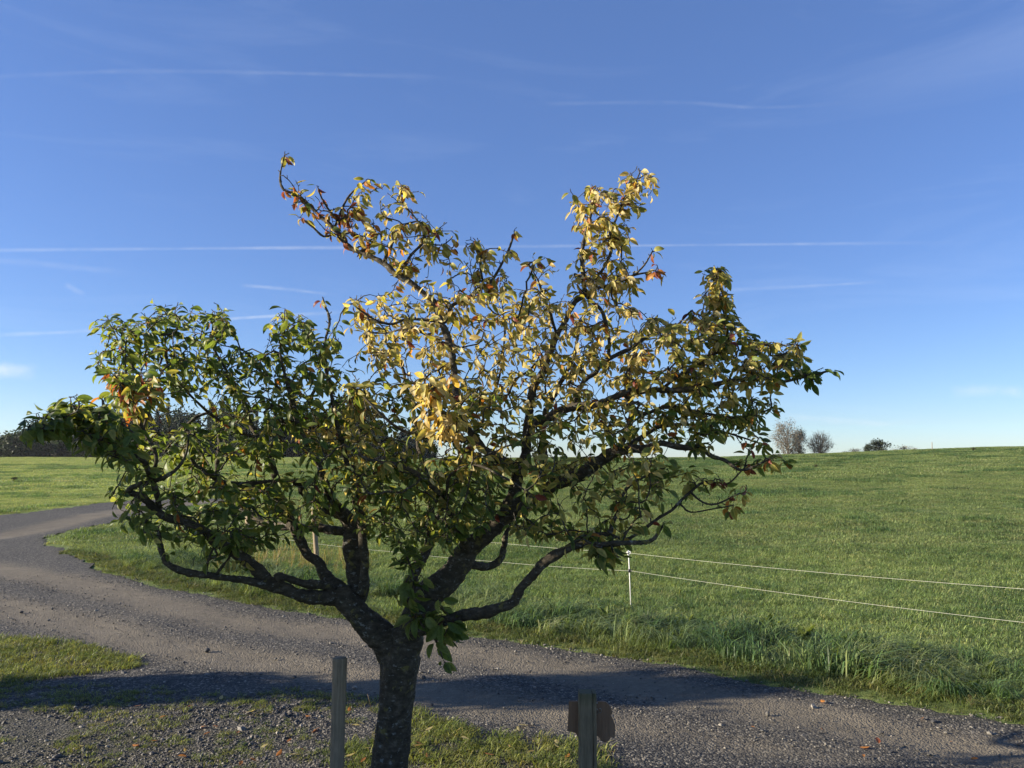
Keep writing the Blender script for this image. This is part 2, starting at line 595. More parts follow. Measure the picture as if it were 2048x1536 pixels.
# gravel road and yard as one sheet just above the ground
cell = .12
RX = np.arange(-13, 10.2, cell)
RY = np.concatenate((np.arange(1.4, 14, cell), np.arange(14, 42, .3)))
XX, YY = np.meshgrid(RX, RY)
XX = np.where(YY > 14, XX * (YY / 14.0) ** .75, XX)
sd = road_sd(XX, YY)
dirt = np.zeros_like(XX)
for tr in TRACKS:
    d = line_dist(tr, XX, YY)
    dirt = np.maximum(dirt, np.exp(-(d / (.30 + .012 * YY)) ** 2))
dirt = np.clip(dirt * (.55 + .9 * fbm(XX, YY, 1.3, 40)), 0, 1)
dirt *= sstep(5.6, 6.6, YY + .25 * XX + .5 * (fbm(XX, YY, .8, 44) - .5)) * .97 + .03
pxs, pys = to_px(np.stack((XX.ravel(), YY.ravel(), 0 * XX.ravel()), 1))
PXg, PYg = pxs.reshape(XX.shape), pys.reshape(XX.shape)
moss = sstep(6.9, 6.2, YY) * sstep(-.7, -2.6, XX + .35 * (YY - 5.5)) * fbm(XX, YY, .55, 50) * 1.7
moss = np.clip(np.maximum(moss, sstep(.25, -.1, -sd - .05) * .8), 0, 1)
hz = height(XX, YY) + .006 + .012 * (fbm(XX, YY, .5, 60) - .5) - .018 * dirt
hz = hz - np.where(sd > -.05, .012, 0)
idx = np.full(XX.shape, -1)
keepq = (sd[:-1, :-1] < .04) & (sd[1:, :-1] < .04) & (sd[:-1, 1:] < .04) & (sd[1:, 1:] < .04)
used = np.zeros(XX.shape, bool)
used[:-1, :-1] |= keepq; used[1:, :-1] |= keepq; used[:-1, 1:] |= keepq; used[1:, 1:] |= keepq
idx[used] = np.arange(used.sum())
V = np.stack((XX, YY, hz), -1)[used]
q = np.argwhere(keepq)
Fr = np.stack((idx[q[:, 0], q[:, 1]], idx[q[:, 0], q[:, 1] + 1], idx[q[:, 0] + 1, q[:, 1] + 1], idx[q[:, 0] + 1, q[:, 1]]), 1)
road = obj('gravel_road', mesh('gravel_road', V, Fr, M_gravel, True, np.stack((dirt, moss, 0 * moss), -1)[used]))
tag(road, 'grey brown gravel track curving past the tree', None, None, 'structure')

# ------------------------------------------------------------------ far things: contrails, wood, skyline trees
def contrail_mat(name, strength, seed):
    m, nt, nn, ll, out = newmat(name)
    a = N(nt, 'ShaderNodeAttribute', attribute_name='tint')
    sep = nn.new('ShaderNodeSeparateColor')
    ll.new(a.outputs['Color'], sep.inputs[0])
    tc = nn.new('ShaderNodeTexCoord')
    n = noise(nt, tc.outputs['Object'], .0045, 6, .65)
    n2 = noise(nt, tc.outputs['Object'], .0009, 3, .5)
    f = math_(nt, 'MULTIPLY', math_(nt, 'MULTIPLY', sep.outputs[0], math_(nt, 'MULTIPLY', math_(nt, 'MAXIMUM', math_(nt, 'SUBTRACT', n, .26), 0.0), 3.6)), math_(nt, 'MULTIPLY', n2, 0.6 * strength))
    d = N(nt, 'ShaderNodeEmission', Color=(.92, .96, 1, 1), Strength=.42)  # constant glow stands in for sunlight scattered by the trail
    t = nn.new('ShaderNodeBsdfTransparent')
    mx = nn.new('ShaderNodeMixShader')
    ll.new(f, mx.inputs['Fac'])
    ll.new(t.outputs[0], mx.inputs[1])
    ll.new(d.outputs[0], mx.inputs[2])
    ll.new(mx.outputs[0], out.inputs['Surface'])
    return m


def contrail(pts, w, strength, label, cat='contrail', name='contrail', dist=6000):
    P = spline(np.array([list(at(x, y, dist)) for x, y in pts]), 60)
    n = len(P)
    V, T, Fc = [], [], []
    nrm = np.array(SUNV) * 1.0 + np.array((0, -1, 0))
    nrm /= np.linalg.norm(nrm)
    K = 7
    for i in range(n):
        tn = P[min(i + 1, n - 1)] - P[max(i - 1, 0)]
        tn /= np.linalg.norm(tn)
        up = np.cross(nrm, tn); up /= np.linalg.norm(up)
        s = i / (n - 1)
        ends = sstep(0, .12, s) if pts[0][0] > 0 else 1.0
        ends = ends * sstep(0, .25, 1 - s)
        ww = w * (.75 + .5 * float(vnoise(s * 9, 0.3, 1, 70))) * dist / F
        for k in range(K):
            u = k / (K - 1) * 2 - 1
            V.append(P[i] + up * u * ww)
            T.append((ends * (1 - u * u) ** 1.6, 0, 0))
    for i in range(n - 1):
        for k in range(K - 1):
            Fc.append((i * K + k, i * K + k + 1, (i + 1) * K + k + 1, (i + 1) * K + k))
    o = obj(name, mesh(name, np.array(V), Fc, contrail_mat(name, strength, 0), True, np.array(T)))
    tag(o, label, cat, 'thin white trails in the sky')
    return o


contrail([(-60, 157), (150, 146), (300, 142), (600, 147), (930, 156)], 8, .16, 'faint wavy contrail high in the upper left of the sky')
contrail([(1060, 208), (1350, 205), (1530, 215), (1740, 202)], 7, .15, 'faint wavy contrail high in the upper right of the sky')
contrail([(-60, 501), (400, 497), (700, 495), (1150, 492), (1400, 490), (2000, 484)], 5, .46, 'long straight contrail crossing the sky behind the top of the tree')
contrail([(-80, 516), (60, 526), (150, 535), (280, 548)], 10, .25, 'short broad contrail sloping down at the left edge below the long one')
contrail([(480, 570), (560, 577), (680, 591)], 5, .38, 'short thin contrail left of the yellow upper branch')
contrail([(-60, 672), (190, 661), (470, 637), (760, 620)], 6, .55, 'bright contrail rising to the right just above the green left crown')
contrail([(1440, 581), (1600, 573), (1780, 563)], 5, .30, 'short faint contrail right of the upper right spike of the tree')
contrail([(1560, 832), (1700, 843), (1780, 848), (1860, 836)], 9, .30, 'low faint contrail above the bare trees on the skyline')
contrail([(-40, 742), (20, 741), (75, 747)], 20, 1.1, 'small white wisp of cloud low at the left edge', 'cloud', 'cloud_wisp')
contrail([(128, 566), (150, 580), (172, 590)], 8, .7, 'tiny curled wisp of cloud above the green left crown', 'cloud', 'cloud_wisp')
contrail([(1900, 786), (1980, 780), (2060, 786)], 16, .6, 'pale cloud wisp low at the right edge', 'cloud', 'cloud_wisp')


def leafquads(C, size, tints, r, squash=1.0):  # a leaf-sized bent quad at every row of C
    n = len(C)
    a = r.normal(size=(n, 3)); a /= np.linalg.norm(a, axis=1)[:, None]
    b = r.normal(size=(n, 3)); b = np.cross(a, b); b /= np.linalg.norm(b, axis=1)[:, None]
    s = size * r.uniform(.6, 1.4, (n, 1))
    V = np.stack((C - a * s, C - b * s * .55 * squash, C + a * s, C + b * s * .55 * squash), 1).reshape(-1, 3)
    Fc = np.arange(4 * n).reshape(-1, 4)
    return V, Fc.tolist(), np.repeat(tints, 4, 0)


def conifer_meshes(seed, h):
    r = np.random.default_rng(seed)
    tv, tf = tube([(0, 0, 0), (0, 0, h * .5), (0, 0, h)], [h * .02, h * .013, h * .002], 6)
    trunk = mesh('conifer_trunk', tv, tf, M_barkfar)
    C = []
    for z in np.arange(.06 * h, h * .99, .03 * h):
        rad = (1 - z / h) ** .85 * h * .21 * r.uniform(.75, 1.2) + .05
        nb = int(5 + 7 * (1 - z / h))
        a0 = r.uniform(0, 7)
        for b in range(nb):
            a = a0 + b * 2 * math.pi / nb + r.normal(0, .2)
            L = rad * r.uniform(.7, 1.15)
            for t in np.linspace(.2, 1, max(3, int(L / (h * .025)))):
                for _ in range(2):
                    C.append((math.cos(a) * L * t + r.normal(0, h * .009), math.sin(a) * L * t + r.normal(0, h * .009), z - L * .35 * t * t + r.normal(0, h * .010)))
    C = np.array(C)
    g = r.uniform(.65, 1.3, (len(C), 1)) * np.array((.022, .042, .020))
    V, Fc, T = leafquads(C, h * .026, g, r, .8)
    return trunk, mesh('conifer_crown', V, Fc, M_far, False, T)


def grow(r, p, d, L, rad, lvl, out, tips, spread, up):
    n = 5
    pts = [p.copy()]
    for i in range(n):
        d = d + r.normal(0, .14, 3) + np.array((0, 0, up))
        d /= np.linalg.norm(d)
        p = p + d * L / n
        pts.append(p.copy())
    out.append((np.array(pts), np.linspace(rad, rad * .55, n + 1)))
    if lvl == 0:
        tips += pts[2:]
        return
    for i in range(r.integers(4, 6)):
        k = r.integers(2, n + 1)
        a = r.normal(size=3); a -= d * a.dot(d); a /= np.linalg.norm(a)
        dd = d * math.cos(spread) + a * math.sin(spread)
        grow(r, pts[k], dd, L * r.uniform(.5, .75), rad * .5, lvl - 1, out, tips, spread, up)


def broad_meshes(seed, h, tints, dens, size, levels=3, spread=.65, up=.05, twig=.012, cmat=None, L0=.42):
    r = np.random.default_rng(seed)
    out, tips = [], []
    grow(r, np.zeros(3), np.array((0, 0, 1.0)), h * L0, h * .03, levels, out, tips, spread, up)
    allp = np.concatenate([o[0] for o in out])
    sc_ = h / allp[:, 2].max()
    mb = MB()
    for P, R in out:
        v, f = tube(P * sc_, np.maximum(R, twig), 5 if R[0] > h * .01 else 3, False)
        mb.add(v, f)
    trunk = mb.build('trunk', M_barkfar)
    crown = None
    if dens > 0:
        tp = np.array(tips) * sc_
        C = np.repeat(tp, dens, 0) + r.normal(0, h * .022, (len(tp) * dens, 3))
        tt = np.array(tints)
        T = tt[r.integers(0, len(tt), len(C))] * r.uniform(.7, 1.3, (len(C), 1))
        V, Fc, T = leafquads(C, size, T, r)
        crown = mesh('crown', V, Fc, cmat or M_far, False, T)
    return trunk, crown


def round_meshes(seed, h, r_, zc, rz, tints, n, size, clumps=60, sd=.07, twig=.02, limbs=26, cmat=None, tw=1.0):
    """trunk with limbs fanning into a rounded, uneven crown of leaf clumps"""
    r = np.random.default_rng(seed)
    C = []
    while len(C) < clumps:
        p = r.uniform(-1, 1, 3)
        q = np.linalg.norm(p)
        if .35 < q < 1: C.append(p * (r_, r_, rz) * r.uniform(.8, 1.08) + (0, 0, zc))
    C = np.array(C)
    mb = MB()
    v, f = tube([(0, 0, -.1 * h), (r.normal(0, .01) * h, 0, h * .3), (r.normal(0, .02) * h, 0, zc + rz * .5)], [h * .022, h * .016, h * .005], 6, False)
    mb.add(v, f)
    for p in C[:limbs]:
        z0 = r.uniform(.12, .7) * min(p[2], zc + rz * .3)
        a = np.array((0, 0, z0))
        mid = a * .5 + p * .5 + np.array((0, 0, -.04 * h)) + r.normal(0, .02 * h, 3)
        v, f = tube([a, mid, p], [h * .008, h * .005, twig * .4], 4, False)
        mb.add(v, f)
        for _ in range(int(6 * tw)):
            e = p + r.normal(0, sd * h * 1.2, 3) + np.array((0, 0, .02 * h))
            v, f = tube([mid * .4 + p * .6, e], [twig * .5, twig * .25], 3, False)
            mb.add(v, f)
    trunk = mb.build('trunk', M_barkfar)
    P = C[r.integers(0, len(C), n)] + r.normal(0, sd * h, (n, 3))
    tt = np.array(tints)
    cl = r.uniform(.75, 1.25, (n, 1))
    V, Fc, T = leafquads(P, size, tt[r.integers(0, len(tt), n)] * cl, r)
    return trunk, mesh('crown', V, Fc, cmat or M_far, False, T)


M_barkfar = bark_mat('far_bark', ((.07, .06, .048), (.14, .122, .10), (.24, .215, .18)), False)


def plant_tree(name, meshes, x, y, s, rot, label, cat, group, sx=1.0, sink=.15):
    e = empty(name, (x, y, gz(x, y) - sink))
    e.scale = (s * sx, s * sx, s)
    e.rotation_euler[2] = rot
    obj('trunk', meshes[0], e)
    if meshes[1]: obj('crown', meshes[1], e)
    return tag(e, label, cat, group)


CON = [conifer_meshes(11 + i, 10.0) for i in range(3)]
DARKG = [(.022, .040, .014), (.032, .054, .018), (.046, .064, .022)]
BRO = [round_meshes(31 + i, 10.0, 3.0, 5.3, 4.6, DARKG, 2000, .36, 60, .07, .02, 8) for i in range(3)]
RUST = [(.09, .065, .03), (.06, .06, .02), (.12, .08, .035)]
BUSH = [round_meshes(41 + i, 4.0, 1.7, 1.7, 2.0, DARKG + [(.05, .055, .02)], 1300, .21, 45, .08, .02, 6) for i in range(3)]

rw = np.random.default_rng(5)
# skyline of the far wood: pixel x, pixel y of the tree tops
wood_top = [(-260, 850), (-120, 862), (0, 884), (25, 876), (60, 862), (120, 842), (200, 826), (290, 838), (330, 822), (380, 828), (430, 818), (470, 800), (520, 838), (560, 842), (600, 838), (640, 836), (690, 806), (720, 812), (745, 850), (790, 868), (850, 880)]
wtx, wty = np.array(wood_top).T
k = 0
for row, (Yw, step) in enumerate(((158, 19), (172, 23))):
    for px in np.arange(-250, 860, step):
        px = px + rw.uniform(-8, 8)
        Y = Yw + rw.uniform(-6, 6)
        top = float(np.interp(px, wtx, wty)) + rw.uniform(-16, 8)
        P = at(px, top, Y)
        x = P[0]
        h = max(3.0, P[2] - gz(x, Y) + .2)
        if rw.random() < .55:
            plant_tree('conifer', CON[rw.integers(3)], x, Y, h / 10, rw.uniform(0, 6), 'dark conifer in the far wood behind the left meadow', 'tree', 'conifers of the far wood', rw.uniform(.8, 1.1))
        else:
            plant_tree('broadleaf_tree', BRO[rw.integers(3)], x, Y, h / 10, rw.uniform(0, 6), 'dark leafy tree in the far wood behind the left meadow', 'tree', 'leafy trees of the far wood', rw.uniform(.95, 1.3))
for px in np.arange(-200, 820, 9):
    px = px + rw.uniform(-7, 7)
    Y = 152 + rw.uniform(-3, 12)
    x = at(px, 915, Y)[0]
    plant_tree('bush', BUSH[rw.integers(3)], x, Y, rw.uniform(.8, 1.4), rw.uniform(0, 6), 'dark bush along the edge of the far wood', 'bush', 'bushes edging the far wood', 1.4)

GREY = [(.24, .20, .16), (.19, .16, .13), (.16, .14, .08)]
birch = round_meshes(61, 10.0, 3.6, 5.4, 4.5, GREY, 4200, .13, 80, .065, .05, 60)
birch_d = round_meshes(62, 10.0, 2.4, 5.6, 4.2, [(.045, .055, .035), (.06, .06, .04)], 2200, .17, 45, .06, .05, 40)
bare = round_meshes(63, 10.0, 3.8, 5.0, 4.6, GREY, 1500, .10, 80, .07, .06, 80, None, 2)
ever = round_meshes(64, 10.0, 5.0, 5.4, 4.6, [(.03, .042, .022), (.04, .05, .024)], 1600, .42, 30, .08)
tan = round_meshes(65, 10.0, 5.0, 5.0, 4.6, [(.22, .17, .11), (.16, .13, .08)], 1100, .30, 30, .09)


def skyline(name, me, px, top, base, Y, label, cat, sx=1.0, rot=0.0):
    x = at(px, top, Y)[0]
    zt, zb = at(px, top, Y)[2], gz(x, Y)
    return plant_tree(name, me, x, Y, (zt - zb) / 10, rot, label, cat, None, sx)


skyline('birch', birch, 1574, 838, 905, 122, 'tall grey half bare birch on the skyline right of the crown', 'tree', .95)
skyline('leafy_tree', birch_d, 1597, 852, 905, 124, 'darker leafier tree overlapping the right side of the grey birch', 'tree', .85, 1.0)
skyline('bare_tree', bare, 1640, 860, 903, 122, 'small rounded leafless tree on the skyline right of the birch', 'tree', 1.15)
skyline('evergreen_bush', ever, 1757, 877, 900, 120, 'dark green bushy tree on the skyline near the right', 'tree', 1.1)
skyline('evergreen_bush', ever, 1738, 886, 900, 121, 'small dark shrub touching the left of the dark green skyline bush', 'shrub', .8, 2)
skyline('pale_shrub', tan, 1806, 888, 899, 121, 'pale brown shrub on the skyline right of the dark green bush', 'shrub', 1.6)
skyline('pale_shrub', tan, 1707, 894, 902, 121, 'low pale shrub just peeking over the ridge left of the dark green bush', 'shrub', 1.9, 1)
skyline('pale_shrub', tan, 1828, 893, 898, 121, 'tiniest shrub on the ridge right of the pale brown one', 'shrub', 1.3, 2)
P = at(1864, 890, 96)
pv, pf = tube([(0, 0, -.2), (0, 0, .5), (.02, 0, 1.05)], [.045, .045, .04], 8)
o = obj('field_post', mesh('field_post', pv, pf, M_wood), None, (P[0], 96, gz(P[0], 96)))
tag(o, 'thin lone post standing on the skyline at right', 'post')
# tall weeds standing in the field
for wx, wy, hh, lab in ((1851, 899, .5, 'small dark weed clump on the ridge left of the lone post'), (1947, 903, .5, 'brownish weed clump on the meadow at far right'),
                        (1632, 936, .25, 'tiny dark weed in the meadow below the bare tree'), (27, 965, .4, 'tall thin dark weed in the left meadow near the edge'), (110, 916, .9, 'reddish weed clump at the far edge of the left meadow')):
    Yw = 20.0
    for _ in range(60):                       # find where the line of sight meets the slope
        P = at(wx, wy, Yw)
        if P[2] <= gz(P[0], Yw): break
        Yw *= 1.035
    mb = MB()
    r = np.random.default_rng(int(wx))
    for _ in range(12):
        a = r.uniform(0, 7)
        e = np.array((math.cos(a), math.sin(a), 0)) * hh * r.uniform(.1, .5)
        v, f = tube([(0, 0, 0), e * .4 + (0, 0, hh * .5), e + (0, 0, hh * r.uniform(.6, 1))], [.02, .015, .006], 4)
        c = np.array((.06, .05, .025)) * r.uniform(.6, 1.3)
        mb.add(v, f, c)
        C = e + (0, 0, hh * .6) + r.normal(0, hh * .12, (10, 3))
        v, f, t = leafquads(C, hh * .09, np.repeat(c[None] * (1, 1.1, .8), 10, 0), r)
        mb.add(v, f, t)
    o = obj('weed', mb.build('weed', M_far), None, (P[0], Yw, gz(P[0], Yw)))
    tag(o, lab, 'weed')

# ------------------------------------------------------------------ grass: tufts scattered as instances
src = bpy.data.collections.new('tuft_sources')


def tuft(name, nb, rad, hgt, wid, lean, mat, seed, curve=.6, dirbias=None, spreadh=.35, arc=False):
    r = np.random.default_rng(seed)
    mb = MB()
    for _ in range(nb):
        a = r.uniform(0, 2 * math.pi)
        rr = rad * math.sqrt(r.random())
        base = np.array((math.cos(a) * rr, math.sin(a) * rr, -.01))
        h = hgt * r.uniform(1 - spreadh, 1 + spreadh)
        b = r.uniform(0, 2 * math.pi) if dirbias is None else dirbias + r.normal(0, .7)
        d = np.array((math.cos(b), math.sin(b), 0))
        l = lean * r.uniform(.3, 1.3)
        side = np.array((-d[1], d[0], 0))
        tw = r.uniform(-.8, .8)
        side = side * math.cos(tw) + d * math.sin(tw)
        w = wid * r.uniform(.6, 1.3)
        p1 = base + d * h * l * .25 + np.array((0, 0, h * .5))
        p2 = base + d * h * l * .75 + np.array((0, 0, h * (.88 - curve * .12 * l)))
        p3 = base + d * h * l * 1.35 + np.array((0, 0, h * (1.0 - curve * .5 * l)))
        if arc:                               # long blade bowed over and lying down
            R_ = h * l * r.uniform(.8, 1.6)
            drop = r.uniform(.03, .75)
            q1, q2 = base + d * R_ * .2 + np.array((0, 0, h * 1.15)), base + d * R_ + np.array((0, 0, h * drop))
            bz = lambda t: base * (1 - t) ** 2 + q1 * 2 * t * (1 - t) + q2 * t * t
            p1, p2, p3 = bz(.35), bz(.7), bz(1.0)
        V = [base - side * w * .5, base + side * w * .5, p1 - side * w * .5, p1 + side * w * .5, p2 - side * w * .35, p2 + side * w * .35, p3]
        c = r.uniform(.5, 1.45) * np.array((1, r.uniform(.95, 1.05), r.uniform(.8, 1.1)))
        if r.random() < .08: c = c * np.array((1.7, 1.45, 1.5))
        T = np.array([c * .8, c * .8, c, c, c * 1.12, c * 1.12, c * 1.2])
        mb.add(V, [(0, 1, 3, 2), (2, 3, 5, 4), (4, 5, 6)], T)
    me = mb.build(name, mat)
    o = bpy.data.objects.new(name, me)
    src.objects.link(o)
    return o


def scatter(name, pts, rotz, scl, sources, label, seed=0, tilt=None):
    """ONE stuff object: its points carry instances of the source tufts"""
    n = len(pts)
    me = bpy.data.meshes.new(name)
    me.vertices.add(n)
    me.vertices.foreach_set('co', np.asarray(pts, np.float32).ravel())
    r = np.random.default_rng(seed)
    a = me.attributes.new('rot', 'FLOAT_VECTOR', 'POINT')
    rot = np.zeros((n, 3), np.float32)
    rot[:, 2] = rotz
    if tilt is not None: rot[:, :2] = tilt
    a.data.foreach_set('vector', rot.ravel())
    a = me.attributes.new('scl', 'FLOAT_VECTOR', 'POINT')
    s = np.asarray(scl, np.float32)
    a.data.foreach_set('vector', (np.repeat(s[:, None], 3, 1) if s.ndim == 1 else s).astype(np.float32).ravel())
    a = me.attributes.new('pick', 'INT', 'POINT')
    a.data.foreach_set('value', r.integers(0, len(sources), n).astype(np.int32))
    coll = bpy.data.collections.new(name + '_sources')
    for s_ in sources: coll.objects.link(s_)
    ng = bpy.data.node_groups.new(name + '_scatter', 'GeometryNodeTree')
    ng.interface.new_socket('Geometry', in_out='INPUT', socket_type='NodeSocketGeometry')
    ng.interface.new_socket('Geometry', in_out='OUTPUT', socket_type='NodeSocketGeometry')
    gi, go = ng.nodes.new('NodeGroupInput'), ng.nodes.new('NodeGroupOutput')
    ip = ng.nodes.new('GeometryNodeInstanceOnPoints')
    ci = ng.nodes.new('GeometryNodeCollectionInfo')
    ci.inputs['Collection'].default_value = coll
    ci.inputs['Separate Children'].default_value = True
    ci.inputs['Reset Children'].default_value = True
    ip.inputs['Pick Instance'].default_value = True

    def na(nm, t):
        x = ng.nodes.new('GeometryNodeInputNamedAttribute')
        x.data_type = t
        x.inputs['Name'].default_value = nm
        return x.outputs['Attribute']
    L = ng.links
    L.new(gi.outputs[0], ip.inputs['Points'])
    L.new(ci.outputs[0], ip.inputs['Instance'])
    L.new(na('pick', 'INT'), ip.inputs['Instance Index'])
    L.new(na('rot', 'FLOAT_VECTOR'), ip.inputs['Rotation'])
    L.new(na('scl', 'FLOAT_VECTOR'), ip.inputs['Scale'])
    L.new(ip.outputs[0], go.inputs[0])
    o = obj(name, me)
    md = o.modifiers.new('scatter', 'NODES')
    md.node_group = ng
    tag(o, label, None, None, 'stuff')
    return o


def sample(y0, y1, dens, seed, margin=.12):
    """random ground points in the part of the ground the camera could see, a bit wider"""
    r = np.random.default_rng(seed)
    tmax = 1024 / F + margin
    area = tmax * (y1 ** 2 - y0 ** 2)
    n = int(area * dens)
    y = np.sqrt(r.uniform(y0 ** 2, y1 ** 2, n))
    x = r.uniform(-tmax, tmax, n) * y
    return x, y, r


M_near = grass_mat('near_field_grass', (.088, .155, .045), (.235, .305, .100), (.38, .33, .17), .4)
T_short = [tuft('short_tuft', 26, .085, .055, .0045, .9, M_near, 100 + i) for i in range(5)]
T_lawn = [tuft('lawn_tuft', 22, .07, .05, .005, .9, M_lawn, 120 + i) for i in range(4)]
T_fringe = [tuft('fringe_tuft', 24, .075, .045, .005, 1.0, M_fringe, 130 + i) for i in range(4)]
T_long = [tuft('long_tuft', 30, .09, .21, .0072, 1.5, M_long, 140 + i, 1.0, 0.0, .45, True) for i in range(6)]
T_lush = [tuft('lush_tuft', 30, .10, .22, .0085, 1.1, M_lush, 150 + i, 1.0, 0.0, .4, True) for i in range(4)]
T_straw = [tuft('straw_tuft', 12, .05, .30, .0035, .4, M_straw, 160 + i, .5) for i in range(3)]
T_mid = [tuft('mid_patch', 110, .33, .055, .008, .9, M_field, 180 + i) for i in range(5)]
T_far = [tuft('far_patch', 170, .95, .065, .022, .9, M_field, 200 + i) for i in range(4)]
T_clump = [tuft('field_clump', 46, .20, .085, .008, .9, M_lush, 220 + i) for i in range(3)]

ALL = []
# near field and verge: short grass
x, y, r = sample(5.2, 17, 150, 1)
s = road_sd(x, y)
ok = (s > -.03)
x, y, s = x[ok], y[ok], s[ok]
edge = sstep(-.05, .45, s)
P = np.stack((x, y, height(x, y)), 1)
sc1 = (.55 + .65 * edge) * r.uniform(.7, 1.35, len(x)) * (.75 + .6 * fbm(x, y, 1.6, 80))
lawny = (s < .45 + .3 * (fbm(x, y, .7, 82) - .5))
scatter('meadow_grass', P[~lawny], r.uniform(0, 6.28, (~lawny).sum()), sc1[~lawny], T_short, 'short green meadow grass along and behind the fence', 1)
scatter('verge_edge_grass', P[lawny], r.uniform(0, 6.28, lawny.sum()), sc1[lawny] * 1.35, T_fringe, 'low mossy grass fringe along the far edge of the gravel track', 2)
# middle distance
x, y, r = sample(16, 46, 13, 2)
ok = road_sd(x, y) > .25
x, y = x[ok], y[ok]
scatter('middle_meadow_grass', np.stack((x, y, height(x, y)), 1), r.uniform(0, 6.28, len(x)), r.uniform(.75, 1.3, len(x)) * (.7 + .6 * fbm(x, y, 4, 84)), T_mid, 'grass of the middle of the meadow', 3)
x, y, r = sample(44, 150, 2.1, 3, .06)
scatter('far_meadow_grass', np.stack((x, y, height(x, y)), 1), r.uniform(0, 6.28, len(x)), r.uniform(.7, 1.25, len(x)) * (.75 + .5 * fbm(x, y, 9, 85)), T_far, 'grass of the far meadow up to the skyline', 4)
# darker lusher clumps dotted over the field
x, y, r = sample(10.5, 95, 5.0, 4)
cl = fbm(x, y, 3.0, 90) + .1 * (fbm(x, y, 14, 91) - .5)
ok = (cl > .60) & (road_sd(x, y) > .5)
x, y = x[ok], y[ok]
scatter('lush_grass_clumps', np.stack((x, y, height(x, y)), 1), r.uniform(0, 6.28, len(x)), r.uniform(.7, 1.4, len(x)) * (1 + .012 * y), T_clump, 'lusher dark grass clumps dotted over the meadow', 5)
# long flattened verge grass between the road and the fence
x, y, r = sample(5.5, 17, 46, 6)
s = road_sd(x, y)
band = (s > .42) & (s < 1.75 + .9 * (fbm(x, y, 1.5, 92) - .5)) & (fbm(x, y, .9, 93) > .40 - .16 * (x > 1.5)) & (y < 16)
x, y = x[band], y[band]
rz_ = (fbm(x, y, 1.1, 94) - .5) * 9 + r.normal(0, .5, len(x))
sz_ = r.uniform(.5, 1.2, len(x)) * (.45 + 1.1 * fbm(x, y, .7, 104))
lu = fbm(x, y, .8, 106) > .54
P = np.stack((x, y, height(x, y)), 1)
scatter('long_verge_grass', P[~lu], rz_[~lu], sz_[~lu], T_long, 'long lodged grass lying over the verge below the fence', 6)
scatter('dark_verge_tussocks', P[lu], rz_[lu], sz_[lu] * 1.1, T_lush, 'dark green tussocks among the long verge grass', 16)
# straw round the wooden fence posts
r = np.random.default_rng(8)
C = np.concatenate([np.array(gr(px, py)) + r.normal(0, .55, (n, 2)) for px, py, n in ((610, 1135, 34), (520, 1120, 18), (680, 1140, 16))])
ok = road_sd(C[:, 0], C[:, 1]) > .7
C = C[ok]
scatter('dry_straw_grass', np.stack((C[:, 0], C[:, 1], height(C[:, 0], C[:, 1])), 1), r.uniform(0, 6.28, len(C)), r.uniform(.6, 1.2, len(C)), T_straw, 'dry straw coloured grass round the wooden fence posts', 7)
# grass islands in the yard
x, y, r = sample(3.0, 9.0, 260, 9, .25)
inl = inside(PATCH_L, x, y) & (fbm(x, y, .5, 95) > .30)
wob = .16 * (fbm(x, y, .45, 97) - .5)
inr = inside(PATCH_R, x + wob, y + wob) & (fbm(x, y, .4, 96) > .28)
px_, py_ = to_px(np.stack((x, y, 0 * x), 1))
mossy = (px_ < 760) & (py_ > 1372) & (road_sd(x, y) < -.2)
mm = mossy & (fbm(x, y, .55, 50) > np.where((px_ < 380) & (py_ < 1490), .44, .57)) & (r.random(len(x)) < .6)
spots = np.zeros(len(x), bool)
for sx_, sy_, sr in ((500, 1434, .17), (545, 1455, .15), (610, 1515, .13), (655, 1500, .12), (120, 1400, .28), (215, 1400, .22), (540, 1400, .25), (640, 1405, .25), (720, 1415, .22), (700, 1430, .2), (200, 1425, .2), (585, 1465, .1), (450, 1478, .1), (440, 1515, .1), (25, 1375, .2)):
    c = gr(sx_, sy_)
    spots |= (np.hypot(x - c[0], (y - c[1]) * .8) < sr * (.6 + .8 * fbm(x, y, .15, 98)))
sel = inl | inr
P = np.stack((x, y, height(x, y) + .004), 1)
scatter('yard_grass', P[sel], r.uniform(0, 6.28, sel.sum()), r.uniform(.6, 1.35, sel.sum()), T_lawn, 'grass islands on the yard around the trunk and at the left edge', 10)
sel = (mm | spots) & ~sel
scatter('moss_and_weeds', P[sel], r.uniform(0, 6.28, sel.sum()), r.uniform(.3, .75, sel.sum()), T_lawn, 'sparse moss and weeds growing through the yard gravel', 11)

# ------------------------------------------------------------------ loose gravel stones
def stone_src(seed, mat):
    r = np.random.default_rng(seed)
    import bmesh
    bm = bmesh.new()
    bmesh.ops.create_icosphere(bm, subdivisions=1, radius=1.0)
    s = r.uniform(.7, 1.25, 3) * (1, 1, .65)
    for v in bm.verts:
        v.co = Vector(np.array(v.co) * s * r.uniform(.72, 1.15))
    me = bpy.data.meshes.new('stone')
    bm.to_mesh(me)
    bm.free()
    me.materials.append(mat)
    o = bpy.data.objects.new('stone_source', me)
    src.objects.link(o)
    return o


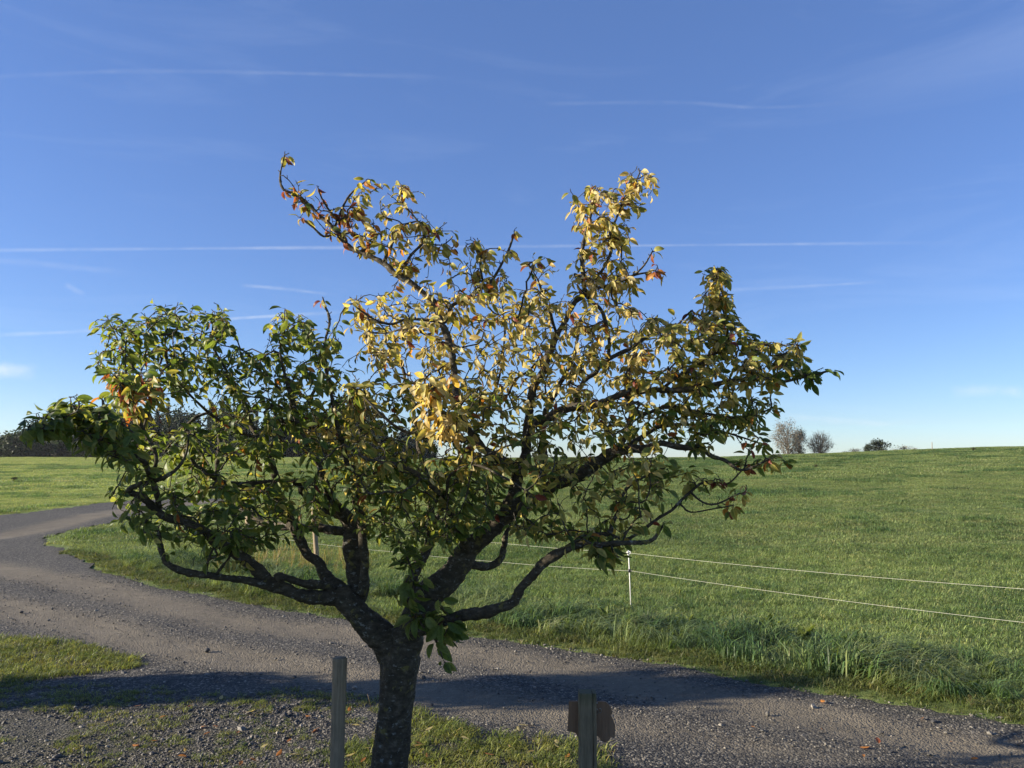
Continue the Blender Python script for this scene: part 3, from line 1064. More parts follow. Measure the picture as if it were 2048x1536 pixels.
S_dark = [stone_src(300 + i, M_stone) for i in range(6)]
S_peb = [stone_src(320 + i, M_pebble) for i in range(6)]
x, y, r = sample(4.2, 8.2, 2000, 12)
px_, py_ = to_px(np.stack((x, y, 0 * x), 1))
dens = sstep(760, 560, px_) * sstep(1388, 1440, py_ + 26 * fbm(x, y, .6, 99) - 8) * (1 - .55 * sstep(430, 120, px_ - .4 * (py_ - 1450)))
dens = np.clip(dens, 0, 1) * (.35 + fbm(x, y, .5, 101))
ok = (r.random(len(x)) < dens) & (road_sd(x, y) < -.1)
x, y = x[ok], y[ok]
scatter('yard_gravel', np.stack((x, y, height(x, y) + .006), 1), r.uniform(0, 6.28, len(x)), r.lognormal(math.log(.0085), .40, len(x)), S_dark, 'coarse dark gravel of the yard left of the trunk', 12, r.normal(0, .4, (len(x), 2)))
x, y, r = sample(4.8, 13.5, 520, 13)
s = road_sd(x, y)
dd = np.full(len(x), 9.0)
for tr in TRACKS: dd = np.minimum(dd, line_dist(tr, x, y))
keep = (s < .03) & (r.random(len(x)) < np.clip(.12 + .75 * sstep(.12, .6, dd) * (.4 + 1.0 * fbm(x, y, 1.2, 102)) + .35 * (s > -.35), 0, 1))
keep &= ~inside(PATCH_L, x, y) & ~inside(PATCH_R, x, y)
x, y = x[keep], y[keep]
scatter('road_pebbles', np.stack((x, y, height(x, y) + .004), 1), r.uniform(0, 6.28, len(x)), r.lognormal(math.log(.0062), .42, len(x)), S_peb, 'loose grey pebbles on the gravel track', 13, r.normal(0, .3, (len(x), 2)))

# ------------------------------------------------------------------ electric fence
def fence_stake(px, pyb, Y, h, label):
    P = at(px, 1100, Y)
    x = P[0]
    e = empty('fence_stake', (x, Y, gz(x, Y)))
    tag(e, label, 'fence stake')
    v, f = tube([(.025, 0, -.1), (.012, 0, h * .5), (0, 0, h)], [.0062, .0058, .0055], 8)
    obj('rod', mesh('rod', v, f, M_white), e)
    v, f = tube([(0, 0, h - .035), (0, 0, h - .02), (0, 0, h + .012), (0, 0, h + .03)], [.010, .016, .015, .006], 8)
    obj('top_insulator', mesh('top_insulator', v, f, M_white), e)
    for a in (-1, 1):
        v, f = tube([(0, -.012, h - .01), (a * .022, -.016, h - .014), (a * .026, -.014, h + .012), (a * .012, -.012, h + .022)], .0045, 6)
        obj('hook', mesh('hook', v, f, M_white), e)
    z2 = h - .235
    mb = MB()
    v, f = tube([(.006, 0, z2 - .022), (.006, 0, z2 - .016), (.006, 0, z2 + .016), (.006, 0, z2 + .022)], [.012, .018, .018, .012], 8)
    mb.add(v, f)
    v, f = tube([(.006, -.01, z2), (.032, -.016, z2 - .006), (.042, -.012, z2 + .016)], .006, 6)
    mb.add(v, f)
    obj('clip_insulator', mb.build('clip_insulator', M_black), e)
    return (x, Y)


K = 10.6
stk = fence_stake(1257, 1215, K, .735, 'slim white plastic electric fence stake right of the crown')
cord_u = [at(2700, 1236, 5.4), at(2048, 1178, 7.3), np.array((stk[0], K - .014, gz(stk[0], K) + .735)), at(1000, 1086, 12.3), at(780, 1073, 13.6), at(600, 1058, 15.0), at(480, 1046, 17.0), at(330, 1026, 22.0)]
cord_l = [at(2700, 1330, 5.4), at(2048, 1245, 7.3), np.array((stk[0] + .03, K - .018, gz(stk[0], K) + .50)), at(1000, 1124, 12.3), at(780, 1103, 13.6), at(630, 1087, 14.5), at(530, 1072, 15.4), at(400, 1058, 18.0), at(330, 1046, 22)]


fence = empty('electric_fence')
tag(fence, 'two thin white cords of an electric fence along the meadow', 'fence')


def cord(P, label):
    Q = []
    for a, b in zip(P[:-1], P[1:]):
        for t in np.linspace(0, 1, 14, endpoint=False):
            p = np.array(a) * (1 - t) + np.array(b) * t
            p[2] -= .03 * 4 * t * (1 - t) * min(1, np.linalg.norm(np.array(b) - a) / 6)
            Q.append(p)
    Q.append(np.array(P[-1]))
    v, f = tube(Q, .0016, 5)
    o = obj('cord', mesh('cord', v, f, M_rope), fence)
    o['label'] = label


cord(cord_u, 'upper thin white cord of the electric fence')
cord(cord_l, 'lower thin white cord of the electric fence')


def round_post(name, x, y, r0, h, mat, label, lean=(0, 0), k=20, cat='post'):
    n = 14
    zs = np.concatenate((np.linspace(-.2, h - .02, n), [h - .006, h]))
    P = [(lean[0] * z / h, lean[1] * z / h, z) for z in zs]
    R = np.array([r0 * (1 + .02 * math.sin(z * 9)) for z in zs])
    R[-1] *= .90
    v, f = tube(P, R, k, True, .012)
    o = obj(name, mesh(name, v, f, mat), None, (x, y, gz(x, y)))
    tag(o, label, cat)
    return o


P = at(641, 1100, 14.5)
round_post('fence_post', P[0] - .05, 14.5, .045, 1.12, M_wood, 'leaning wooden fence post seen below the left limbs, nearer one', (-.10, 0), 10)
P = at(498, 1060, 16.8)
round_post('fence_post', P[0], 16.8, .085, .75, M_wood, 'short thick wooden fence post lit on its left side, farther one', (0, 0), 10)

# ------------------------------------------------------------------ posts and sign in front
PY = 4.62
P = at(676, 1400, PY)
h = at(680, 1317, PY)[2]
post = round_post('round_post', P[0], PY, .0405, h, M_wood, 'weathered round wooden post standing left of the trunk', (.006, 0), 24)

SY = 4.80
P = at(1175, 1400, SY)
h = at(1175, 1384, SY)[2]
e = empty('sign_post', (P[0], SY, gz(P[0], SY)))
tag(e, 'square cracked mossy wooden post right of the tree carrying a sign', 'post')


def prism(x0, x1, y0, y1, zs, jit=.0015, seed=0, bev=.006):
    r = np.random.default_rng(seed)
    ring = np.array([(x0 + bev, y0), (x1 - bev, y0), (x1, y0 + bev), (x1, y1 - bev), (x1 - bev, y1), (x0 + bev, y1), (x0, y1 - bev), (x0, y0 + bev)])
    V, T = [], []
    c = ring.mean(0)
    for i, z in enumerate(zs):
        rr = c + (ring - c) * (.93 if i == len(zs) - 1 else 1) + r.normal(0, jit, ring.shape)
        V += [(p[0], p[1], z) for p in rr]
        m = float(sstep(zs[-1] - .09, zs[-1] - .005, z)) if len(zs) > 3 else 0
        T += [(0, m, 0)] * 8
    Fc = [(i * 8 + j, i * 8 + (j + 1) % 8, (i + 1) * 8 + (j + 1) % 8, (i + 1) * 8 + j) for i in range(len(zs) - 1) for j in range(8)]
    Fc += [tuple(range(8))[::-1], tuple((len(zs) - 1) * 8 + j for j in range(8))]
    return np.array(V), Fc, np.array(T, float)


zs = np.concatenate((np.linspace(-.25, h - .02, 16), [h - .008, h]))
for nm, a, b, sd_ in (('post_timber', -.052, .026, 1), ('split_strip', .0295, .048, 2)):
    v, f, t = prism(a, b, -.048, .048, zs, .0012, sd_)
    obj(nm, mesh(nm, v, f, M_mosswood, False, t), e)
v, f, t = prism(.026, .0295, -.036, .046, zs[:-3], .0003, 3, .0005)
obj('split_core', mesh('split_core', v, f, M_mosswood, False, t * 0), e)
# the sign board on the far side of the post
BY = SY + .066
outline = [(1138, 1402), (1160, 1402), (1185, 1404), (1203, 1402), (1211, 1403), (1218, 1409), (1223, 1419), (1225, 1426), (1221, 1429), (1226, 1438), (1230, 1450), (1230, 1466), (1229, 1474), (1222, 1474), (1217, 1481), (1209, 1484), (1201, 1480), (1196, 1472), (1189, 1471), (1180, 1472), (1165, 1476), (1156, 1474), (1151, 1465), (1143, 1463), (1135, 1461)]
O = np.array([at(px, py, BY) for px, py in outline])
c = O.mean(0)
n = len(O)
Vb = np.concatenate((O - c + (0, -.008, 0), O - c + (0, .008, 0)))
Fb = [tuple(range(n)), tuple(range(2 * n - 1, n - 1, -1))] + [(j, j + n, (j + 1) % n + n, (j + 1) % n) for j in range(n)]
se = empty('sign_board', c)
tag(se, 'brown shaped wooden sign board seen from behind, fixed to the square post', 'sign')
obj('board', mesh('board', Vb, Fb, M_sign, False), se)
Q = [at(1188, 1417, BY - .03) - c, at(1192, 1417, BY - .025) - c, at(1196, 1420, BY - .02) - c, at(1196.5, 1425, BY - .014) - c, at(1194, 1429, BY - .012) - c]
v, f = tube(spline(np.array(Q), .004), .0016, 6)
obj('hook', mesh('hook', v, f, M_steel), se)
cc = at(1200, 1421, BY - .012) - c
ringp = [cc + np.array((math.cos(a) * .008, -.002, math.sin(a) * .013)) for a in np.linspace(-2.1, 2.1, 14)]
v, f = tube(ringp, .0015, 6)
obj('ring', mesh('ring', v, f, M_steel), se)
cc = at(1194, 1406, BY - .010) - c
v, f = tube([cc + (0, .004, 0), cc + (0, -.002, 0), cc + (0, -.004, 0)], [.004, .004, .002], 8)
obj('screw', mesh('screw', v, f, M_steel), se)

# ------------------------------------------------------------------ the fruit tree
LIMBS = {
 'left_fork': [(798, 1330, 4.75, 62), (780, 1295, 4.75, 58), (748, 1258, 4.74, 54), (714, 1226, 4.72, 50), (694, 1200, 4.72, 48), (684, 1178, 4.73, 40)],
 'left_low': [(700, 1208, 4.72, 40), (675, 1196, 4.70, 32), (650, 1195, 4.66, 29), (605, 1192, 4.60, 27), (564, 1176, 4.55, 25), (513, 1163, 4.48, 16), (461, 1157, 4.42, 14), (410, 1151, 4.38, 13), (359, 1143, 4.34, 12), (335, 1129, 4.32, 11), (321, 1105, 4.3, 10), (316, 1064, 4.3, 7)],
 'left_low_a': [(409, 1150, 4.38, 7), (417, 1117, 4.36, 6), (430, 1091, 4.35, 5), (436, 1070, 4.3, 4)],
 'left_low_b': [(433, 1150, 4.40, 7), (448, 1132, 4.35, 6), (460, 1115, 4.3, 5), (466, 1090, 4.25, 4)],
 'left_out': [(556, 1172, 4.55, 24), (531, 1158, 4.52, 23), (510, 1136, 4.48, 21), (483, 1117, 4.44, 20), (444, 1091, 4.38, 19), (407, 1059, 4.3, 17), (365, 1043, 4.25, 15), (325, 1032, 4.2, 14), (299, 1009, 4.15, 14), (278, 991, 4.12, 13), (254, 983, 4.1, 13)],
 'left_out_back': [(256, 983, 4.1, 12), (285, 967, 4.05, 10), (328, 949, 4.0, 9), (356, 934, 3.98, 7), (372, 905, 3.98, 5), (378, 870, 4.0, 4)],
 'left_dark': [(318, 1024, 4.2, 12), (310, 975, 4.08, 13), (288, 930, 3.95, 13), (262, 898, 3.85, 13), (238, 866, 3.8, 12), (212, 824, 3.75, 9), (205, 800, 3.75, 6)],
 'left_dark_tip': [(228, 850, 3.78, 8), (190, 845, 3.7, 6), (150, 842, 3.62, 5), (110, 846, 3.56, 4), (60, 852, 3.5, 3)],
 'left_dark_up': [(306, 965, 4.08, 10), (312, 920, 4.0, 8), (303, 890, 4.0, 8), (288, 862, 3.98, 7), (272, 830, 3.95, 6), (250, 805, 3.95, 5), (240, 770, 3.95, 4)],
 'stub': [(668, 1178, 4.70, 17), (645, 1170, 4.64, 16), (615, 1167, 4.56, 15), (590, 1160, 4.5, 14), (568, 1152, 4.46, 13), (556, 1151, 4.45, 16), (551, 1156, 4.45, 17)],
 'mid_left': [(690, 1190, 4.74, 30), (662, 1163, 4.78, 20), (645, 1146, 4.8, 18), (634, 1122, 4.82, 17), (613, 1104, 4.85, 17), (598, 1080, 4.88, 19), (588, 1060, 4.9, 20), (574, 1041, 4.92, 19), (562, 1016, 4.94, 17), (554, 991, 4.95, 14), (549, 949, 4.98, 13), (536, 907, 5.0, 11), (517, 878, 5.02, 10), (496, 827, 5.05, 9), (483, 793, 5.05, 8), (452, 752, 5.05, 6), (426, 738, 5.05, 4)],
 'back_left': [(690, 1062, 4.92, 18), (645, 1056, 5.05, 17), (596, 1052, 5.15, 17), (531, 1046, 5.3, 16), (496, 1025, 5.35, 14), (465, 1004, 5.4, 12), (444, 978, 5.4, 11), (433, 957, 5.4, 10), (438, 925, 5.35, 8), (440, 895, 5.3, 8), (438, 860, 5.3, 6), (420, 800, 5.25, 5)],
 'trunk_left': [(700, 1212, 4.75, 46), (714, 1172, 4.8, 44), (708, 1132, 4.85, 42), (704, 1085, 4.88, 40), (699, 1048, 4.9, 36), (686, 1028, 4.9, 28), (634, 1011, 4.95, 18), (604, 986, 4.9, 16), (600, 968, 4.8, 14), (541, 967, 4.65, 12), (478, 967, 4.5, 11), (432, 958, 4.4, 9), (395, 930, 4.3, 6), (370, 900, 4.25, 4)],
 'trunk_left_b': [(722, 1185, 4.72, 22), (728, 1130, 4.7, 18), (726, 1080, 4.7, 17), (718, 1030, 4.7, 15), (705, 975, 4.68, 12), (690, 910, 4.65, 10), (672, 840, 4.6, 8), (660, 770, 4.6, 6), (648, 700, 4.6, 5), (660, 640, 4.6, 4), (648, 602, 4.6, 3)],
 'left_inner': [(700, 1050, 4.9, 18), (660, 990, 4.7, 14), (640, 940, 4.6, 11), (610, 880, 4.5, 9), (590, 820, 4.45, 8), (570, 750, 4.4, 6), (560, 690, 4.4, 4)],
 'left_inner_b': [(536, 907, 5.0, 9), (580, 850, 5.1, 8), (620, 800, 5.1, 7), (640, 740, 5.1, 5), (620, 680, 5.1, 4)],
 'left_top': [(517, 878, 5.02, 8), (450, 850, 4.9, 7), (390, 800, 4.8, 6), (340, 740, 4.75, 5), (330, 680, 4.7, 4), (340, 630, 4.7, 3)],
 'left_top_b': [(496, 827, 5.05, 7), (470, 770, 4.9, 6), (430, 700, 4.85, 5), (425, 640, 4.8, 3)],
 'left_top_c': [(288, 862, 3.98, 6), (300, 800, 4.2, 5), (270, 740, 4.3, 5), (240, 690, 4.35, 4), (215, 640, 4.4, 3)],
 'right_fork': [(808, 1330, 4.75, 56), (815, 1265, 4.75, 54), (835, 1228, 4.76, 53), (858, 1195, 4.78, 52), (888, 1165, 4.8, 50), (912, 1135, 4.82, 48), (936, 1103, 4.84, 44), (966, 1072, 4.85, 38), (1000, 1040, 4.86, 34), (1035, 1014, 4.87, 30), (1070, 992, 4.87, 28), (1110, 973, 4.85, 27), (1164, 947, 4.8, 27), (1200, 925, 4.75, 25), (1228, 906, 4.7, 20), (1290, 897, 4.6, 14), (1334, 890, 4.55, 12), (1381, 896, 4.5, 9), (1407, 897, 4.48, 9), (1425, 911, 4.46, 8), (1447, 918, 4.45, 6), (1483, 940, 4.4, 5), (1515, 931, 4.35, 4), (1545, 915, 4.3, 3)],
 'centre_up': [(1012, 1030, 4.86, 30), (1027, 990, 4.84, 24), (1037, 951, 4.8, 24), (1048, 928, 4.78, 24), (1055, 896, 4.76, 20), (1060, 850, 4.74, 18), (1062, 810, 4.72, 16), (1068, 780, 4.7, 15), (1085, 740, 4.68, 14), (1102, 706, 4.66, 13), (1113, 668, 4.64, 11), (1135, 625, 4.62, 9), (1164, 593, 4.6, 8), (1168, 557, 4.58, 7), (1164, 510, 4.56, 6), (1175, 457, 4.55, 5), (1185, 412, 4.55, 4), (1190, 382, 4.55, 3)],
 'centre_up_b': [(1166, 572, 4.58, 7), (1205, 540, 4.6, 6), (1222, 500, 4.6, 6), (1222, 467, 4.6, 5), (1246, 405, 4.62, 4), (1268, 372, 4.62, 3), (1280, 345, 4.62, 3)],
 'centre_up_c': [(1185, 580, 4.58, 7), (1239, 563, 4.5, 6), (1273, 549, 4.45, 5), (1308, 541, 4.4, 3)],
 'centre_up_d': [(1268, 550, 4.45, 4), (1288, 530, 4.42, 4), (1304, 503, 4.4, 3)],
 'centre_up_e': [(1113, 668, 4.64, 7), (1100, 620, 4.5, 6), (1080, 570, 4.45, 4), (1062, 535, 4.4, 3)],
 'centre_left': [(1048, 930, 4.78, 20), (1035, 934, 4.74, 20), (1010, 923, 4.64, 19), (983, 910, 4.52, 18), (962, 896, 4.46, 17), (945, 872, 4.4, 15), (930, 845, 4.38, 14), (916, 812, 4.36, 14), (909, 760, 4.36, 13), (901, 705, 4.37, 13), (895, 672, 4.38, 13), (889, 645, 4.4, 13), (880, 630, 4.4, 12), (863, 605, 4.41, 12), (837, 579, 4.43, 12), (808, 557, 4.45, 11), (787, 541, 4.46, 11), (764, 526, 4.48, 10), (734, 511, 4.5, 9), (705, 497, 4.52, 9), (682, 476, 4.54, 8), (664, 456, 4.55, 8), (638, 429, 4.57, 7), (617, 406, 4.58, 6), (594, 388, 4.6, 5), (567, 377, 4.6, 4), (559, 356, 4.62, 4), (563, 333, 4.62, 3), (569, 310, 4.62, 3)],
 'top_a': [(672, 468, 4.55, 5), (650, 473, 4.5, 4), (626, 456, 4.48, 4), (605, 438, 4.46, 3)],
 'top_b': [(668, 458, 4.55, 6), (677, 440, 4.56, 6), (690, 406, 4.58, 5), (705, 385, 4.6, 4), (731, 363, 4.6, 3)],
 'top_c': [(676, 445, 4.56, 5), (655, 416, 4.5, 5), (640, 392, 4.48, 4), (636, 375, 4.48, 3)],
 'top_d': [(764, 526, 4.48, 6), (781, 497, 4.45, 5), (793, 462, 4.42, 3)],
 'top_e': [(805, 552, 4.45, 7), (819, 514, 4.48, 6), (846, 486, 4.5, 6), (849, 462, 4.5, 5), (840, 446, 4.5, 5), (822, 427, 4.5, 4), (802, 397, 4.5, 4), (806, 376, 4.5, 3)],
 'top_f': [(889, 645, 4.4, 9), (901, 617, 4.45, 8), (919, 602, 4.5, 8), (951, 585, 4.55, 8), (975, 570, 4.58, 7), (992, 550, 4.6, 6), (1007, 520, 4.6, 5), (1022, 487, 4.6, 5), (1028, 466, 4.6, 3)],
 'top_g': [(969, 573, 4.56, 5), (960, 523, 4.55, 5), (959, 488, 4.55, 3)],
 'left_mid_a': [(890, 646, 4.4, 7), (852, 640, 4.35, 7), (822, 638, 4.3, 7), (787, 648, 4.25, 7), (752, 641, 4.2, 6), (729, 626, 4.18, 5), (706, 609, 4.15, 3)],
 'left_mid_b': [(896, 678, 4.38, 7), (852, 670, 4.45, 6), (816, 655, 4.5, 5), (770, 668, 4.55, 4), (735, 665, 4.6, 3)],
 'front_low': [(950, 880, 4.42, 12), (905, 880, 4.25, 9), (867, 875, 4.1, 8), (805, 862, 4.0, 7), (760, 830, 3.95, 6), (735, 800, 3.95, 5), (700, 770, 4.0, 3)],
 'front_yellow': [(905, 880, 4.25, 7), (890, 855, 4.05, 6), (880, 820, 3.92, 5), (866, 780, 3.85, 4)],
 'right_arm': [(1058, 852, 4.74, 16), (1080, 846, 4.72, 15), (1103, 833, 4.7, 15), (1137, 815, 4.65, 15), (1176, 814, 4.6, 14), (1205, 808, 4.56, 14), (1234, 794, 4.53, 13), (1264, 783, 4.5, 13), (1322, 781, 4.45, 11), (1366, 778, 4.42, 10), (1410, 775, 4.4, 9), (1455, 762, 4.38, 8), (1500, 757, 4.36, 7), (1540, 758, 4.35, 6), (1567, 764, 4.33, 5), (1615, 752, 4.3, 4), (1656, 742, 4.28, 3)],
 'right_arm_b': [(1145, 812, 4.64, 11), (1162, 780, 4.66, 10), (1185, 747, 4.68, 10), (1205, 727, 4.7, 9), (1253, 700, 4.72, 8), (1300, 670, 4.74, 7), (1345, 655, 4.75, 5), (1380, 625, 4.75, 4)],
 'right_arm_c': [(1219, 716, 4.7, 8), (1216, 670, 4.68, 8), (1202, 621, 4.65, 8), (1185, 604, 4.62, 7), (1167, 587, 4.6, 6)],
 'right_arm_d': [(1322, 781, 4.45, 8), (1370, 745, 4.5, 7), (1420, 715, 4.55, 6), (1455, 670, 4.58, 5), (1445, 610, 4.6, 4), (1430, 545, 4.6, 3)],
 'right_arm_e': [(1440, 690, 4.55, 5), (1500, 690, 4.5, 4), (1560, 690, 4.45, 3), (1595, 690, 4.4, 3)],
 'right_arm_f': [(1246, 788, 4.52, 9), (1281, 826, 4.6, 8), (1328, 813, 4.65, 8), (1366, 817, 4.7, 7), (1420, 830, 4.72, 6), (1480, 835, 4.75, 4), (1545, 815, 4.75, 3)],
 'right_mid': [(1228, 906, 4.7, 12), (1290, 870, 4.85, 10), (1340, 850, 4.95, 8), (1400, 850, 5.0, 6), (1470, 870, 5.0, 4), (1530, 890, 5.0, 3)],
 'right_back': [(1110, 973, 4.88, 18), (1092, 930, 5.1, 16), (1086, 890, 5.2, 14), (1090, 830, 5.3, 10), (1120, 770, 5.35, 8), (1150, 700, 5.35, 6), (1160, 640, 5.35, 4)],
 'right_back_b': [(1200, 925, 4.78, 14), (1240, 890, 5.0, 12), (1261, 840, 5.2, 12), (1258, 760, 5.25, 10), (1270, 700, 5.25, 7), (1300, 640, 5.25, 4)],
 'right_low': [(838, 1252, 4.68, 34), (891, 1240, 4.6, 23), (919, 1229, 4.58, 22), (954, 1227, 4.55, 22), (989, 1220, 4.5, 22), (1017, 1206, 4.46, 21), (1037, 1181, 4.43, 20), (1058, 1157, 4.4, 19), (1093, 1126, 4.36, 18), (1125, 1106, 4.33, 15), (1160, 1092, 4.3, 12), (1210, 1088, 4.26, 10), (1254, 1086, 4.22, 9), (1300, 1083, 4.2, 7), (1316, 1068, 4.2, 5), (1329, 1048, 4.2, 3)],
 'right_low_b': [(1125, 1106, 4.33, 10), (1164, 1072, 4.4, 10), (1215, 1067, 4.42, 10), (1226, 1040, 4.44, 9), (1243, 993, 4.46, 8), (1262, 970, 4.48, 7), (1300, 950, 4.5, 5), (1330, 935, 4.5, 4)],
 'right_low_c': [(1215, 1067, 4.42, 8), (1255, 1078, 4.45, 7), (1293, 1054, 4.5, 7), (1337, 1025, 4.52, 6), (1381, 984, 4.55, 6), (1410, 964, 4.55, 5), (1448, 967, 4.52, 5), (1469, 956, 4.5, 4), (1490, 935, 4.48, 3)],
 'right_low_d': [(1381, 984, 4.55, 5), (1405, 1003, 4.5, 4), (1434, 1008, 4.48, 4), (1480, 987, 4.45, 3)],
 'right_low_e': [(1360, 1008, 4.53, 5), (1381, 1025, 4.5, 4), (1437, 1016, 4.45, 3), (1465, 1010, 4.42, 3)],
 'right_hook': [(920, 1130, 4.82, 17), (952, 1133, 4.9, 15), (976, 1132, 4.96, 14), (1000, 1120, 5.0, 13), (1007, 1094, 5.04, 11), (1013, 1065, 5.08, 9), (1040, 1030, 5.15, 7), (1070, 1010, 5.2, 5)],
 'back_centre': [(815, 1200, 4.85, 22), (832, 1142, 5.0, 19), (853, 1101, 5.1, 17), (865, 1050, 5.2, 14), (860, 980, 5.3, 11), (840, 910, 5.35, 9), (830, 840, 5.4, 7), (810, 760, 5.4, 5), (790, 690, 5.4, 4)],
 'back_centre_b': [(865, 1050, 5.2, 10), (900, 990, 5.3, 9), (930, 920, 5.4, 8), (970, 830, 5.4, 7), (1000, 740, 5.4, 5), (1010, 650, 5.4, 4), (1000, 590, 5.4, 3)],
 'front_centre': [(936, 1103, 4.80, 16), (915, 1050, 4.55, 13), (890, 1000, 4.35, 11), (850, 960, 4.2, 9), (800, 930, 4.1, 8), (740, 920, 4.05, 6), (690, 890, 4.0, 4)],
 'front_centre_b': [(890, 1000, 4.35, 8), (900, 950, 4.2, 7), (950, 930, 4.1, 6), (1000, 950, 4.05, 5), (1050, 980, 4.0, 4)],
 'sprout': [(852, 1240, 4.66, 7), (862, 1262, 4.55, 6), (872, 1282, 4.48, 5), (885, 1318, 4.45, 3)],
 'sprout_b': [(835, 1225, 4.66, 7), (822, 1195, 4.58, 6), (826, 1160, 4.52, 5), (815, 1120, 4.5, 4), (800, 1090, 4.48, 3)],
}
TRUNK = [(766, 1640, 4.75, 104), (773, 1585, 4.75, 84), (779, 1536, 4.75, 71), (787, 1460, 4.75, 68), (794, 1395, 4.75, 69), (799, 1350, 4.75, 74), (802, 1318, 4.75, 80), (804, 1285, 4.75, 70)]
base = at(775, 1570, 4.75)
tree = empty('fruit_tree', (0, 0, 0))
tree.location = (base[0], 4.75, gz(base[0], 4.75))
TL = np.array(tree.location)
tag(tree, 'gnarled spreading fruit tree with yellow and green autumn leaves in front', 'tree')


def pts3(L):
    return np.array([list(at(x, y, Y)) + [w * .47 * Y / F] for x, y, Y, w in L])


rt = np.random.default_rng(3)
def bark_relief(C, v, k, amp, seed):
    """ridges and shallow fissures pushed out along the radius"""
    v = v.reshape(-1, k, 3)
    n = len(v)
    ctr = C[:, None, :3]
    ang = np.linspace(0, 2 * math.pi, k, endpoint=False)
    a2 = np.minimum(ang, 2 * math.pi - ang)[None] * C[:, 3].mean() * 1.0 + 5      # mirrored so the seam closes
    zz_ = np.cumsum(np.r_[0, np.linalg.norm(np.diff(C[:, :3], axis=0), axis=1)])[:, None] + 0 * a2
    g = 1 - np.abs(2 * vnoise(a2 + 0 * zz_, zz_, .030, seed) - 1)
    g = .55 * g + .45 * (1 - np.abs(2 * vnoise(a2, zz_, .013, seed + 1) - 1)) + .8 * fbm(a2, zz_, .09, seed + 2)
    d = v - ctr
    L = np.linalg.norm(d, axis=2, keepdims=True)
    return (ctr + d * (1 + amp * (g - .9)[..., None] / np.maximum(L, .01))).reshape(-1, 3)


T4 = spline(pts3(TRUNK), .012)
k = 72
v, f = tube(T4[:, :3], T4[:, 3], k, True, 0, rt)
v = bark_relief(T4, v, k, .014, 210)
v = v.reshape(-1, k, 3)
ctr = T4[:, None, :3]
ang = np.linspace(0, 2 * math.pi, k, endpoint=False)[None]
zz = T4[:, 2][:, None]
lump = 1 + .05 * np.sin(ang * 3 + zz * 4) + .035 * np.sin(ang * 5 - zz * 7) + .02 * np.sin(ang * 9 + zz * 15)
v = ctr + (v - ctr) * lump[..., None]
obj('trunk', mesh('trunk', v.reshape(-1, 3) - TL, f, M_bark), tree)

nodes, ndir, nrad, npar = [], [], [], []
for nm, L in LIMBS.items():
    S = spline(pts3(L), .03)
    n = len(S)
    jit = np.stack([np.interp(np.arange(n), np.arange(0, n + 3, 3), rt.normal(0, 1, len(np.arange(0, n + 3, 3)))) for _ in range(3)], 1) * np.minimum(.006, S[:, 3:4] * .45)
    jit[0] = 0
    P = S[:, :3] + jit
    wv = np.interp(np.arange(n), np.arange(0, n + 4, 4), rt.normal(0, .07, len(np.arange(0, n + 4, 4))))
    R = np.maximum(S[:, 3], .0022) * (1 + wv + rt.normal(0, .02, n))
    for kk in np.nonzero(rt.random(n) < .05)[0]:
        R[max(kk - 1, 0):kk + 2] *= 1.10
        R[kk] *= 1.08
    if S[0, 3] > .02:                         # thick limbs get real bark relief
        m_ = (n - 1) * 3 + 1
        tt_ = np.linspace(0, n - 1, m_)
        Pf = np.stack([np.interp(tt_, np.arange(n), P[:, q_]) for q_ in range(3)] + [np.interp(tt_, np.arange(n), R)], 1)
        Pf[1:-1, :3] = (Pf[:-2, :3] + 2 * Pf[1:-1, :3] + Pf[2:, :3]) / 4
        v, f = tube(Pf[:, :3], Pf[:, 3], 36, True, 0, rt)
        v = bark_relief(Pf, v, 36, .010, 230) - TL
    else:
        v, f = tube(P - TL, R, 10 if S[0, 3] > .012 else 7, True, .05, rt)
    o = obj('limb', mesh('limb', v, f, M_bark), tree)
    if nm == 'stub': o['label'] = 'sawn off stub limb with a swollen end'
    D = np.gradient(P, axis=0)
    D /= np.linalg.norm(D, axis=1)[:, None]
    for i in range(n):
        nodes.append(P[i]); ndir.append(D[i]); nrad.append(R[i])
nodes = [np.array(x) for x in nodes]

